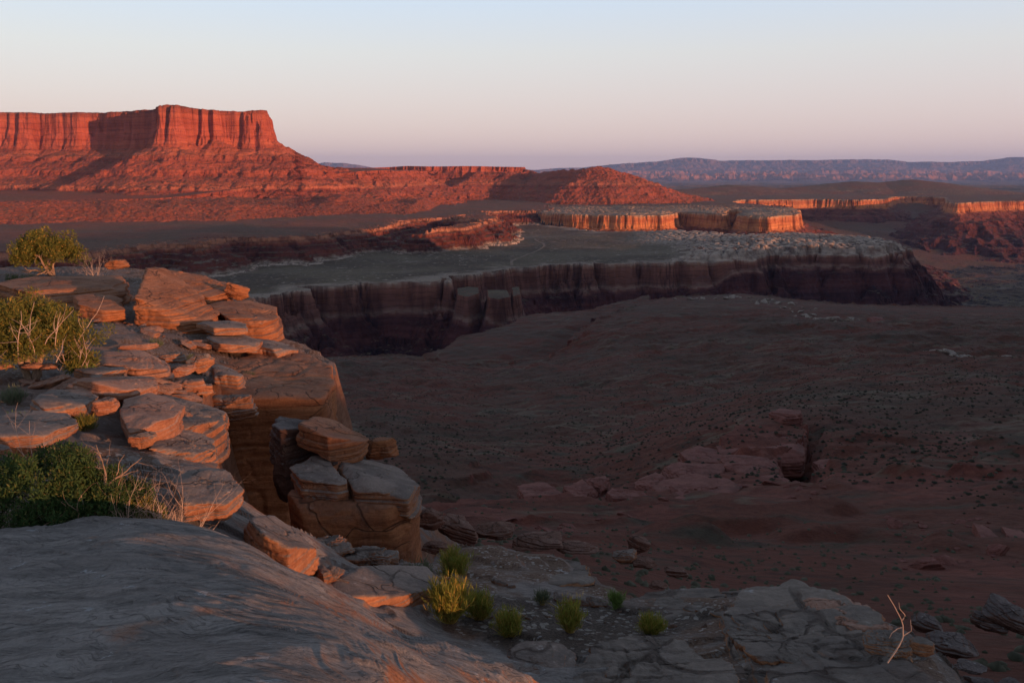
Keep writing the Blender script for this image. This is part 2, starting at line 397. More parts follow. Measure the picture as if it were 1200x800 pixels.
def H_mesa(x, y):
    n1 = fbm2(x / 140, y / 140, 4, 103); n2 = fbm2(x / 26, y / 26, 3, 109, ridged=True); n3 = fbm2(x / 8, y / 8, 3, 129)
    dm = sdf_poly(x, y, mesa)
    c1, c2 = cell2(x / 60 + n1 * .4, y / 60, 177); d = dm + n1 * 22 + n2 * (4 + 4 * sstep(-420, -390, x / y * 1000)) * (.5 + .9 * np.clip(fbm2(x / 200, y / 200, 2, 177) + .3, 0, 1)) + n3 * 3.0 + (sstep(0, .45, c2 - c1) - .6) * (8 + 6 * sstep(-420, -390, x / y * 1000))
    u = x / y * 1000
    rimz = ZM + interp(u, [-600, -400, -390, -370, -330, -310, -270], [2, 5, 10, 4, -4, -5, 0]) + 4 * n1 + 1.5 * n3
    dd = -d
    g = fbm2(x / 120, y / 120, 4, 121, ridged=True)
    prof = interp(dd, [-60, 0, 3, 10, 13, 24, 30, 90, 200, 330, 520, 800], [4, 0, -8, -62, -66, -98, -104, -138, -188, -236, -276, -306])
    prof = prof + sstep(30, 120, dd) * (g * 14 + n3 * 2.0)
    led = ZM + prof                                # a thin ledge half way down the talus
    q = prof / 40; prof = np.where(dd > 30, prof * .82 + (np.floor(q) + sstep(.45, .7, q - np.floor(q))) * 40 * .18, prof)
    h = rimz * sstep(60, 0, dd) + ZM * (1 - sstep(60, 0, dd)) + prof
    # crest spurs of the talus
    g1 = n2 * 5 + n3 * 3
    P = lambda px, py, yy: WD(px, py, yy)
    h = np.maximum(h, spur(x, y, [P(212, 160, 2450), P(190, 185, 2380), P(165, 202, 2330), P(140, 212, 2270), P(112, 228, 2200), P(85, 243, 2150)], .78, 6) + g1)
    h = np.maximum(h, spur(x, y, [P(318, 162, 2560), P(345, 178, 2600), P(372, 193, 2650), P(400, 197, 2700)], .60, 10) + g1)
    h = np.maximum(h, spur(x, y, [P(252, 163, 2480), P(232, 185, 2400), P(205, 205, 2330)], .6, 8) + g1)
    # second tier: a rubbly terrace
    d3 = sdf_poly(x, y, tier2) + n1 * 40 + n2 * 14 + n3 * 3
    p3 = interp(-d3, [-1, 0, 4, 30, 90, 200, 700], [0, 0, -7, -22, -48, -80, -300])
    tz = interp(x / y * 1000, [(p[0] - 600) for p in T2], [Z(*p) for p in T2])
    t3 = tz + np.clip(d3, 0, 400) * .04 + 3 * n1
    h = np.maximum(h, np.where(d3 > 0, t3, tz + p3 + n2 * 2))
    sp2 = spur(x, y, [P(275, 206, 2330), P(240, 212, 2250), P(200, 219, 2180), P(150, 227, 2100), P(110, 238, 2050), P(60, 250, 2000), P(10, 262, 1950)], .42, 12)
    sp2 = np.maximum(sp2, spur(x, y, [P(400, 198, 2650), P(330, 203, 2500), P(275, 206, 2330)], .42, 12))
    h = np.maximum(h, sp2 + g1 * .8)
    for pts in ([(170, 232, 2050), (130, 246, 1930), (95, 262, 1830)], [(240, 232, 2050), (215, 248, 1900), (180, 262, 1800)],
                [(320, 232, 2080), (290, 248, 1950), (255, 258, 1860)], [(400, 228, 2200), (375, 240, 2050), (350, 250, 1950)]):
        h = np.maximum(h, spur(x, y, [P(*p) for p in pts], .25, 12) + g1 * .5)
    # apron
    ap = -112 + interp(dm, [-900, -820, -480, -300, 0], [-60, -20, 18, 28, 40]) + 8 * n1 + 9 * fbm2(x / 60 + y / 400, y / 190, 3, 131, ridged=True) + np.minimum(0, dm + 900) * .3
    r_ = np.hypot(x, y); foot = 1700 + 60 * n1 + 260 * sstep(-330, -180, x / y * 1000)
    ap2 = -106 + interp(r_ - foot, [-400, -60, 0, 60, 200, 330, 2000], [-60, -8, 2, 13, 36, 44, 44]) * (1 - .35 * sstep(-330, -180, x / y * 1000)) + 7 * fbm2(x / y * 14, r_ / 260, 3, 141, ridged=True) + 3 * n3
    return np.maximum(np.maximum(h, ap), ap2 - np.maximum(0, x + 250) * .4)
mesa_m = strata_mat('mesa_rock', [
    (-130, (.15, .055, .035)), (-100, (.27, .072, .04)), (-60, (.33, .082, .045)), (-44, (.25, .06, .038)), (-38, (.42, .13, .07)), (-20, (.31, .078, .044)),
    (10, (.37, .09, .05)), (40, (.31, .078, .045)), (52, (.42, .12, .065)), (75, (.36, .085, .046)), (84, (.43, .11, .06)), (100, (.34, .074, .042)), (118, (.42, .10, .057)), (140, (.34, .074, .042)),
    (160, (.40, .10, .055)), (172, (.32, .08, .045)), (176, (.26, .07, .04)), (190, (.2, .07, .045))],
    (.28, .082, .045), (.20, .082, .048), 9.0, 4.0, .35, scrub=(.045, .045, .028), scrub_scale=.11, scrub_den=(0, .26), flat_rng=(.80, .97))
terrain('mesa', H_mesa, (-36, -3), 900, (1580, 4200), 700, mesa_m, smooth=False)

ridge_p = [PM(330, 3500), PM(380, 3480), PM(400, 3450), PM(440, 3380), PM(470, 3420), PM(500, 3330), PM(560, 3330), PM(600, 3320), PM(612, 3360), PM(612, 3500), PM(600, 4500), (-1500, 4500)]
def H_ridge(x, y):
    n1 = fbm2(x / 150, y / 150, 4, 203); n2 = fbm2(x / 34, y / 34, 3, 209, ridged=True); n3 = fbm2(x / 10, y / 10, 3, 229)
    d = sdf_poly(x, y, ridge_p) + n1 * 26 + n2 * 14 + n3 * 3; dd = -d
    prof = interp(dd, [-1, 0, 4, 14, 18, 60, 66, 120, 240, 420], [0, 0, -14, -20, -24, -52, -68, -92, -128, -170])
    prof = prof + sstep(10, 60, dd) * fbm2(x / 80, y / 80, 3, 221, ridged=True) * 34
    u = x / y * 1000
    h = interp(u, [-260, -200, -160, -120, 20], [18, 22, 20, 27, 24]) + prof + 2 * n1
    g1 = n2 * 5 + n3 * 3
    h = np.maximum(h, spur(x, y, [WD(690, 198, 3050), WD(702, 196, 3050), WD(718, 199, 3060), WD(745, 207, 3090), WD(762, 213, 3100), WD(800, 226, 3150), WD(850, 238, 3200)], .52, 10) + g1)
    h = np.maximum(h, spur(x, y, [WD(690, 198, 3060), WD(660, 200, 3150), WD(630, 203, 3300), WD(612, 198, 3400)], .5, 10) + g1)
    h = np.maximum(h, spur(x, y, [WD(690, 200, 3030), WD(672, 213, 2960), WD(655, 226, 2890)], .5, 8) + g1)
    h = np.maximum(h, spur(x, y, [WD(748, 209, 3060), WD(725, 222, 2980), WD(700, 234, 2900)], .48, 8) + g1)
    for a in ([(480, 200, 3300), (470, 212, 3180), (455, 222, 3080)], [(560, 202, 3280), (545, 213, 3180), (520, 224, 3080)], [(600, 202, 3270), (612, 214, 3190), (618, 224, 3120)]):
        h = np.maximum(h, spur(x, y, [WD(*p) for p in a], .45, 8) + g1)
    ap = -104 - np.clip(2850 - np.hypot(x, y), 0, 500) * .14 + np.clip(420 + d, -600, 420) * .055 + 5 * n1 + 4 * fbm2(x / 60, y / 60, 3, 231, ridged=True) + np.minimum(0, d + 620) * .3 - sstep(.16, .22, x / y) * 60
    return np.maximum(h, ap)
terrain('ridge', H_ridge, (-16, 18), 800, (2500, 4600), 420, mesa_m, smooth=False)

# ---- far country: pinnacles and pale benches, then the blue plateau on the skyline
def H_far(x, y):
    x = x / 2; y = y / 2
    r = np.hypot(x, y)
    n1 = fbm2(x / 900, y / 900, 5, 303); n2 = fbm2(x / 160, y / 160, 4, 309, ridged=True)
    h = -75 + (18 * n1 + 14 * n2) * sstep(2400, 6000, r) - 40 * sstep(3500, 9000, r)
    h = np.where((x / y > .2) & (r < 3000), h, h)
    u = x / y * 1000
    nd = fbm2(x / 300, y / 300, 4, 311, ridged=True)
    nd = sstep(.1, .75, nd) * sstep(11500, 12300, y) * sstep(14500, 13000, y) * 150 * (.6 + .4 * fbm2(x / 100, y / 100, 3, 312)) * sstep(60, 160, u)
    h = h + nd
    def rel(px, py, rr): return Z(px, py, rr)
    sk = interp(u, [-300, -215, -190, -160, 30, 80, 130, 165, 195, 215, 240, 290, 430, 455, 540, 570, 640, 800],
                [rel(600, 206, 18000)] + [rel(600, p, 18000) for p in (190.5, 191, 197, 199, 196, 191, 189, 184.5, 185, 188.5, 187.5, 187, 190, 189, 184, 187, 189)])
    sk = sk + 26 * n1 + 10 * fbm2(x / 260, y / 900, 3, 341)
    dd = 18000 + 500 * n1 + 300 * n2 - y
    h2 = sk + interp(dd, [0, 150, 800, 2600], [0, -70, -170, -520])
    n4 = fbm2(x / 420, y / 420, 5, 333, ridged=True)
    dd2 = 15500 + 700 * n4 - y
    h3 = rel(600, 200, 15500) + 25 * n1 + interp(dd2, [0, 120, 900, 2400], [0, -60, -110, -300])
    return 2 * np.maximum(np.maximum(h, h3), h2)
far_m = strata_mat('far_rock', [(-300, (.10, .06, .045)), (-150, (.20, .09, .06)), (-100, (.34, .16, .10)), (-40, (.24, .10, .06)), (20, (.36, .17, .11)), (120, (.22, .10, .07)), (300, (.16, .09, .07))],
    (.13, .08, .055), (.24, .13, .085), 60, 20, .3, flat_rng=(.86, .98), bumpd=.6)
terrain('far_hills', H_far, (-36, 36), 1100, (5000, 42000), 480, far_m, smooth=False)

# ---- the land beyond and under everything
gm = NT('far_ground'); g_ = gm.end(gm.mix(gm.rng(gm.noise(gm.pos, .002, 5), .4, .6), (.10, .055, .04), (.15, .085, .06)))
g0 = mesh_np('ground', np.array([(-52000, -8000, -330), (52000, -8000, -330), (52000, 52000, -330), (-52000, 52000, -330)]), np.array([[0, 1, 2, 3]]), g_)
tag(g0, kind='structure')

def track():
    P = [W(*p, -129.5) for p in [(600, 309.5), (599, 305), (605, 301.5), (613, 299), (624, 295), (634, 291.5), (638, 288), (637, 285), (630, 282.5), (626, 280), (640, 277.5), (668, 275.5)]]
    P = np.array(P); t = np.linspace(0, len(P) - 1, 160); k = np.arange(len(P)); c = np.stack([np.interp(t, k, P[:, 0]), np.interp(t, k, P[:, 1])], 1)
    for _ in range(6): c[1:-1] = (c[:-2] + c[1:-1] * 2 + c[2:]) / 4
    d = np.gradient(c, axis=0); d /= np.linalg.norm(d, axis=1, keepdims=True); nrm = np.stack([-d[:, 1], d[:, 0]], 1)
    L = [c + nrm * w for w in (-2.2, -.8, .8, 2.2)]; V = np.stack([np.stack([q[:, 0], q[:, 1], H_bench(q[None, :, 0], q[None, :, 1])[0] + .45], -1) for q in L]).reshape(-1, 3)
    n = NT('track_dirt'); m = n.end(n.mix(n.noise(n.pos, .2, 3), (.20, .13, .09), (.27, .18, .13)))
    tag(mesh_np('dirt_track', V, grid_faces(4, 160), m), kind='structure')
track()

# ---- the dark valley side below the rim, out to the near edge of the canyon
ctl = [  # px, py, distance
 (-100, 800, 10), (300, 800, 10), (620, 800, 11), (760, 740, 15), (900, 740, 17), (1200, 800, 13), (1400, 800, 12),
 (560, 680, 15), (560, 640, 27), (560, 618, 48), (700, 690, 18), (700, 650, 32), (700, 620, 60), (850, 690, 26), (850, 620, 62), (1050, 700, 27), (1000, 620, 62), (1200, 720, 24), (1200, 640, 54),
 (850, 560, 94), (950, 540, 110), (1060, 560, 92), (1200, 570, 84), (1200, 520, 120), (1350, 520, 120), (1050, 500, 145),
 (400, 600, 78), (500, 580, 100), (620, 560, 120), (720, 540, 140), (400, 540, 140), (500, 520, 155), (650, 500, 190), (800, 480, 200), (200, 560, 120),
 (400, 480, 240), (560, 480, 240), (700, 450, 310), (850, 450, 280), (1000, 450, 230), (1200, 450, 230), (1350, 440, 240),
 (390, 430, 450), (500, 432, 430), (620, 425, 450), (700, 410, 450), (820, 400, 470), (900, 400, 440), (1000, 410, 390), (1100, 405, 400), (1200, 410, 400),
 (700, 376, 600), (780, 352, 690), (870, 343, 760), (960, 362, 620), (1050, 375, 560), (1120, 375, 580), (1200, 372, 600), (1350, 370, 600),
 (540, 598, 85), (640, 590, 85), (700, 580, 88), (740, 566, 95), (850, 520, 115), (905, 490, 135), (390, 424, 476), (640, 418, 490), (880, 352, 900), (1200, 355, 900), (400, 400, 700), (100, 480, 300), (100, 430, 500)]
Cp = np.array([[math.atan2((a - 600) / F, ray(a, b)[1]), math.log(r) * .45] for a, b, r in ctl])
Ct = np.array([-Z(a, b, 1.0) for a, b, r in ctl])
_D = np.linalg.norm(Cp[:, None] - Cp[None], axis=-1)
_n = len(ctl); _A = np.zeros((_n + 3, _n + 3)); _A[:_n, :_n] = _D - np.eye(_n) * .01; _A[:_n, _n] = 1; _A[_n, :_n] = 1; _A[:_n, _n + 1:] = Cp; _A[_n + 1:, :_n] = Cp.T
_W = np.linalg.solve(_A, np.concatenate([Ct, [0, 0, 0]]))
def V_base(x, y):
    a = np.arctan2(x, y); l = np.log(np.hypot(x, y)) * .45
    T = _W[_n] + _W[_n + 1] * a + _W[_n + 2] * l
    for i in range(_n): T = T + _W[i] * np.hypot(a - Cp[i, 0], l - Cp[i, 1])
    return -T * np.hypot(x, y)
rim_near = [W(*p, -105) for p in [(-300, 455), (100, 445), (300, 432), (387, 426), (430, 421), (463, 420), (500, 424), (530, 428), (560, 426), (600, 421), (650, 414), (668, 403), (680, 388), (693, 377),
            (725, 362), (767, 351), (800, 345), (870, 341), (905, 346), (940, 355), (985, 363), (1030, 364), (1080, 363), (1140, 362), (1200, 361), (1400, 358)]] + [(900, 100), (500, -50), (-500, -50)]
shelf = [(x * 1.0, y * 1.0) for x, y in [W(*p, -122) for p in [(430, 440), (520, 405), (545, 392), (600, 380), (620, 368), (690, 362), (760, 345), (760, 420), (600, 470)]]]
shelf2 = [(x * 1.0, y * 1.0) for x, y in [W(*p, -135) for p in [(470, 440), (515, 412), (530, 402), (600, 440), (600, 470)]]]
ledge = [WR(*p) for p in [(100, 650, 60), (420, 612, 80), (500, 600, 85), (560, 594, 85), (600, 592, 85), (650, 590, 85), (700, 580, 88), (738, 566, 95),
          (760, 552, 98), (790, 546, 100), (835, 538, 106), (838, 522, 115), (870, 502, 128), (905, 494, 135), (938, 500, 132), (935, 520, 118), (915, 545, 105), (915, 565, 95),
          (960, 585, 85), (1010, 605, 80), (1100, 625, 70), (1300, 640, 62)]] + [(60, 5), (-60, 5)]
VG = {}
def H_valley(x, y):
    r = np.hypot(x, y)
    amp = np.clip(r / 300, .08, 1)
    h = V_base(x, y)
    h = h + amp * ((5.0 * fbm2(x / 70, y / 90, 4, 401) + 2.2 * fbm2(x / 38, y / 30, 3, 404, ridged=True)) * sstep(60, 200, r) + 1.1 * fbm2(x / 11, y / 11, 4, 402)) * sstep(700, 500, r) 
    h = h + .5 * fbm2(x / 4, y / 4, 4, 403) * np.clip(r / 80, .2, 1)
    # slab ledge with the outcrop promontory: ground falls away behind it
    dl = sdf_poly(x, y, ledge) + fbm2(x / 9, y / 9, 3, 405) * 2.2 + fbm2(x / 2.2, y / 2.2, 2, 406) * .5
    m = sstep(150, 120, r)
    wst = sstep(.40, .33, x / y)
    h = h - m * wst * interp(-dl, [-6, 0, .5, 1.2, 2.0, 30, 60], [0, 0, 2.6, 5.0, 6.0, 3.6, 0])
    VG['led'] = sstep(9, 1, np.abs(dl - 3) + 3 * fbm2(x / 5, y / 5, 3, 409)) * m * wst
    # thin slab steps in the red rock
    st = fbm2(x / 20, y / 14, 3, 407); q = (h + 2 * st) / 2.0; fr = q - np.floor(q)
    step = (sstep(.0, .18, fr) - fr) * 1.0
    h = h + step * m * sstep(-.1, .15, fbm2(x / 17, y / 17, 3, 408)) * 1.5 * sstep(20, 34, r) 
    # canyon edge
    d = sdf_poly(x, y, rim_near) + fbm2(x / 30, y / 30, 4, 411) * 9 + fbm2(x / 6, y / 6, 2, 412) * 2
    edge = np.maximum(0, fbm2(x / 5, y / 5, 3, 413)) * 2.5 * sstep(14, 0, np.abs(d - 5))
    drop = interp(-d, [-1, 0, 2, 9, 40, 120, 260], [0, 0, -8, -13, -34, -75, -140])
    h = np.where(d > 0, h + edge, np.minimum(h, -108) + drop)
    for P, zt in ((shelf, -122.), (shelf2, -135.)):
        ds = sdf_poly(x, y, P) + fbm2(x / 30, y / 30, 3, 415) * 6
        hs = zt + interp(-ds, [-120, -1, 0, 2, 10, 60, 260], [12, 0, 0, -8, -12, -50, -220]) + 1.5 * fbm2(x / 12, y / 12, 3, 417)
        h = np.maximum(h, hs)
    return h
def valley_mat():
    n = NT('valley_soil'); nz = n.sep(n.geo.outputs['Normal'])[2]
    big = n.noise(n.pos, .018, 6, .6); mid = n.noise(n.mapping(n.pos, (1, 1.6, 1)), .12, 5, .6); fine = n.noise(n.pos, 1.3, 5, .7)
    col = n.mix(n.rng(big, .40, .62), (.125, .042, .028), (.092, .046, .032))
    col = n.mix(n.rng(mid, .5, .68), col, (.070, .052, .037))
    col = n.mix(n.math('MULTIPLY', n.rng(n.noise(n.pos, .035, 6, .7), .6, .75), .55), col, (.17, .135, .095))
    ct = n.math('ABSOLUTE', n.math('SUBTRACT', n.noise(n.mapping(n.pos, (.5, 1.3, 1)), .02, 6, .55), .5)); ct2 = n.math('ABSOLUTE', n.math('SUBTRACT', n.noise(n.mapping(n.pos, (.6, 1.2, 1), (0, 0, .4)), .045, 6, .6), .5))
    col = n.mix(n.math('MULTIPLY', n.rng(ct, .012, .002), .5), col, (.16, .13, .09)); col = n.mix(n.math('MULTIPLY', n.rng(ct2, .016, .003), .5), col, (.045, .028, .022))
    rock = n.mix(n.rng(n.noise(n.pos, .5, 4), .35, .65), (.13, .040, .030), (.20, .064, .046))
    y_ = n.sep(n.pos)[1]
    near = n.rng(y_, 150, 90)
    slab = n.math('MAXIMUM', n.attr('led'), n.math('MULTIPLY', n.rng(n.noise(n.pos, .07, 3, .5), .50, .58), near))
    col = n.mix(n.math('MAXIMUM', n.math('MULTIPLY', slab, .75), n.rng(nz, .80, .62)), col, rock)
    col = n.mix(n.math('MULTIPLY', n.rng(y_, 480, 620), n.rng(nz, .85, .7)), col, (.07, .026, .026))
    col = n.mix(.6, col, n.ramp(fine, [(.3, (.55, .55, .55)), (.7, (1.45, 1.45, 1.45))]), 'MULTIPLY')
    b = n.bump(n.noise(n.pos, 2.0, 6, .7), .25, .9)
    return n.end(col, b)
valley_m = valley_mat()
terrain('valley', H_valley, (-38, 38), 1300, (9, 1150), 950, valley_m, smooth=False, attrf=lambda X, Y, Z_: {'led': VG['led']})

# ---- unseen ridge west of the frame, added and shaped to cast the evening shadow
def caster():
    tt = np.concatenate([np.linspace(-120, -12, 60), np.linspace(-11.5, 45, 160), np.linspace(46, 3400, 600)])
    top = interp(tt, [-120, -20, 4.7, 5.1, 9.8, 11, 40, 90, 500, 880, 1000, 1087, 1235, 1443, 1590, 1700, 1850, 2100, 3400], [3, .75, .75, 1.75, 1.7, .9, 1.0, 4, 12, 24, 10, -38, -45, -62, -42, -50, -110, -190, -215])
    top = top + fbm2(tt / 120, tt * 0, 4, 501) * interp(tt, [0, 100, 600], [.0, 1, 6]) + fbm2(tt / 2.2, tt * 0, 3, 509) * .14
    s0 = interp(tt, [-120, 0, 1000, 2000, 3400], [55, 60, 300, 560, 900])
    prof = [(-260, -330), (-200, -150), (-60, -60), (-14, -12), (0, 0), (14, -1), (60, -40), (160, -90), (400, -330)]
    L = []
    lx, ly = -sx / math.hypot(sx, sy), -sy / math.hypot(sx, sy)      # away from the sun
    tx, ty = -ly, lx
    if ty < 0: tx, ty = -tx, -ty
    for w, dz in prof:
        sc_ = interp(tt, [0, 600], [.18, 1.0])
        s = -s0 - w * sc_ + fbm2(tt / 60, tt * 0 + w, 3, 503) * 4 * sc_
        L.append(np.stack([lx * s + tx * tt, ly * s + ty * tt, np.maximum(top + dz * np.maximum(sc_, .12), -330)], -1))
    V = np.stack(L).reshape(-1, 3)
    o = mesh_np('shade_hill', V, grid_faces(len(prof), len(tt)), mesa_m); tag(o, kind='structure')
caster()

# ---- the evening air
def haze(HAZE):
    hm = bpy.data.materials.new('haze_air'); hm.use_nodes = True; n = hm.node_tree.nodes; n.clear()
    o = n.new('ShaderNodeOutputMaterial'); pv = n.new('ShaderNodeVolumePrincipled')
    pv.inputs['Color'].default_value = (.36, .54, 1.0, 1); pv.inputs['Density'].default_value = HAZE; pv.inputs['Anisotropy'].default_value = 0.0
    hm.node_tree.links.new(pv.outputs[0], o.inputs['Volume'])
    x, y0, y1, z0, z1 = 52001, -8001, 52001, -331, 950
    V = [(a, b, c) for c in (z0, z1) for a, b in ((-x, y0), (x, y0), (x, y1), (-x, y1))]
    h = mesh_np('haze', np.array(V), np.array([[0, 3, 2, 1], [4, 5, 6, 7], [0, 1, 5, 4], [1, 2, 6, 5], [2, 3, 7, 6], [3, 0, 4, 7]]), hm, smooth=False)
    tag(h, 'thin violet evening haze over the far canyon country', kind='stuff')
haze(2.0e-5)

# ================================================================ the rim we stand on
class Surf:                        # smooth surface through given points (px, py, height)
    def __init__(s, ctl, lam=.002):
        s.P = np.array([W(a, b, z) for a, b, z in ctl]); s.P = np.stack([np.arctan2(s.P[:, 0], s.P[:, 1]) * 1.5, np.log(np.hypot(s.P[:, 0], s.P[:, 1]))], -1)
        t = np.array([c[2] for c in ctl]); n = len(t)
        D = np.linalg.norm(s.P[:, None] - s.P[None], axis=-1)
        A = np.zeros((n + 3, n + 3)); A[:n, :n] = D - np.eye(n) * lam; A[:n, n] = 1; A[n, :n] = 1; A[:n, n + 1:] = s.P; A[n + 1:, :n] = s.P.T
        s.w = np.linalg.solve(A, np.concatenate([t, [0, 0, 0]]))
    def __call__(s, x, y):
        a = np.arctan2(x, y) * 1.5; l = np.log(np.hypot(x, y)); n = len(s.P); T = s.w[n] + s.w[n + 1] * a + s.w[n + 2] * l
        for i in range(n): T = T + s.w[i] * np.hypot(a - s.P[i, 0], l - s.P[i, 1])
        return T
ground_s = Surf([(520, 740, -3.3), (600, 745, -3.35), (700, 745, -3.45), (780, 740, -3.5), (640, 700, -3.5), (560, 690, -3.45), (450, 690, -3.2), (400, 660, -3.15), (360, 630, -3.0), (310, 600, -2.85),
    (860, 705, -3.5), (950, 705, -3.45), (1040, 735, -3.4), (900, 780, -3.15), (760, 790, -3.15), (1080, 790, -3.3), (1000, 900, -3.0), (700, 900, -3.0), (500, 655, -3.7), (600, 650, -3.8), (680, 675, -3.75),
    (270, 570, -2.65), (220, 530, -2.7), (150, 520, -2.6), (60, 560, -2.2), (0, 560, -2.2), (-150, 560, -2.2), (0, 500, -2.35), (100, 480, -2.5), (200, 450, -2.85), (60, 440, -2.7), (0, 420, -2.7), (150, 400, -2.9),
    (250, 400, -3.35), (300, 400, -3.6), (330, 410, -3.75), (100, 370, -2.95), (200, 385, -3.25), (0, 340, -3.0), (100, 325, -3.05), (60, 314, -3.15), (250, 430, -3.45), (370, 430, -3.9), (240, 340, -3.35),
    (-200, 400, -2.7), (-200, 330, -3.0), (300, 452, -3.62), (0, 700, -2.3), (300, 700, -2.5)])
slab_s = Surf([(0, 800, -1.66), (150, 800, -1.58), (300, 800, -1.52), (450, 800, -1.62), (550, 800, -2.0), (640, 800, -2.48), (-200, 800, -1.75), (0, 680, -1.74), (-200, 620, -1.8), (150, 680, -1.68), (300, 700, -1.67), (400, 730, -1.78), (500, 770, -2.1),
    (0, 600, -1.82), (60, 596, -1.82), (130, 582, -1.80), (200, 585, -1.82), (60, 625, -1.80), (250, 612, -1.84), (300, 640, -1.87), (340, 668, -1.92), (410, 700, -2.11), (470, 740, -2.26), (300, 1100, -1.5), (0, 1100, -1.58), (700, 1100, -2.9), (620, 1000, -2.5), (450, 1000, -1.75)])
slab_p = [W(*p) for p in [(-500, 640, -1.85), (-200, 612, -1.85), (0, 594, -1.83), (60, 591, -1.83), (100, 580, -1.82), (130, 577, -1.81), (200, 580, -1.83), (262, 596, -1.88), (300, 622, -1.95), (325, 645, -2.0), (345, 655, -2.02), (380, 672, -2.12),
    (420, 692, -2.2), (480, 735, -2.34), (560, 768, -2.46), (640, 802, -2.58), (690, 900, -2.7), (760, 1300, -2.6)]] + [(.45, -.5), (-4, -.5)]
rim_p = [W(*p) for p in [(1300, 860, -3.2), (1130, 790, -3.3), (1100, 762, -3.35), (1045, 722, -3.4), (965, 697, -3.45), (900, 684, -3.5), (850, 690, -3.5), (800, 685, -3.55), (740, 690, -3.6), (700, 672, -3.8), (640, 650, -3.85), (580, 643, -3.85), (520, 655, -3.8),
    (490, 668, -3.7), (430, 676, -3.4), (370, 645, -3.2), (335, 618, -3.0), (285, 592, -2.8), (262, 560, -2.6), (250, 520, -2.75), (238, 495, -2.9), (232, 470, -3.0), (258, 455, -3.45), (300, 457, -3.62), (366, 461, -3.85), (390, 446, -3.95), (394, 430, -4.0), (375, 417, -4.0),
    (335, 402, -3.85), (322, 392, -3.75), (328, 375, -3.8), (300, 350, -3.5), (265, 332, -3.4), (230, 320, -3.3), (150, 313, -3.2), (95, 312, -3.2), (0, 315, -3.2), (-300, 322, -3.3)]] + [(-40, 10), (-10, -3), (8, -3)]
def H_near(x, y):
    r = np.hypot(x, y)
    n1 = fbm2(x / .8, y / .8, 4, 601); n2 = fbm2(x / .22, y / .22, 3, 603)
    d = sdf_poly(x, y, rim_p) + n1 * .10 + n2 * .02
    g = np.clip(ground_s(x, y), -4.05, -2.0)
    # low bedrock plates with lips
    st = fbm2(x / 1.9, y / 1.5, 4, 605) * 1.0; q = st * 4.2; fr = q - np.floor(q)
    plate = ((np.floor(q) + sstep(.0, .16, fr)) / 4.2 - st * .4) * .16
    g = g + plate * sstep(0, .5, d + .2) + .03 * n1 + .012 * n2 * np.clip(r / 6, .6, 2)
    drop = interp(-d, [-.15, 0, .06, .25, .5, 1.0, 3, 8, 20, 60], [0, -.03, -.25, -1.3, -2.2, -3.2, -5.4, -9.5, -24, -90])
    zz = (x * .1 + y * .05)
    h = g + drop + np.where(d < 0, .10 * n1, 0)
    ds = sdf_poly(x, y, slab_p) + n1 * .035 + n2 * .012
    s = slab_s(x, y)
    v = y + .35 * x + .5 * fbm2(x / 1.3, y / 1.3, 3, 611) + .10 * fbm2(x / .35, y / .35, 2, 612)
    u = x * .9 - y * .3
    lam = fbm2(u / 1.1, v / .16, 3, 613, .5, ridged=True) * .7
    tn = fbm2(u / 1.7, v / .40, 4, 621) * 5.5; fr_ = tn - np.floor(tn); s = s + .011 * (sstep(0, .38, fr_) - fr_)
    s = s + .010 * lam + .035 * fbm2(x / .7, y / .5, 4, 617) + (.008 + .040 * sstep(-.9, .1, x - (y - 3) * .2)) * np.maximum(0, fbm2(x / .24, y / .15, 4, 619, .6)) * 1.7
    # a shallow basin with a broken lip, upper left
    bx, by = W(75, 600, -1.8); s = s - .05 * sstep(1.0, .55, np.hypot((x - bx) / 1.1, (y - by) / .5) + .15 * n1)
    es = interp(-ds, [-.7, -.35, -.15, -.05, 0, .03, .10, .3, 1.2, 6, 60], [0, -.012, -.045, -.085, -.13, -.22, -.5, -1.0, -3.0, -15, -200])
    dp = sdf_poly(x, y, pocket_p) + .12 * n1; NG['soil'] = sstep(-.05, .12, dp) * (h > s + es)
    return np.maximum(h, s + es)
NG = {}
pocket_p = [W(*p) for p in [(490, 690, -3.4), (560, 698, -3.45), (640, 694, -3.5), (730, 705, -3.5), (820, 704, -3.5), (850, 722, -3.45), (800, 745, -3.4), (720, 765, -3.4), (670, 800, -3.3), (600, 790, -3.3), (540, 745, -3.3)]]
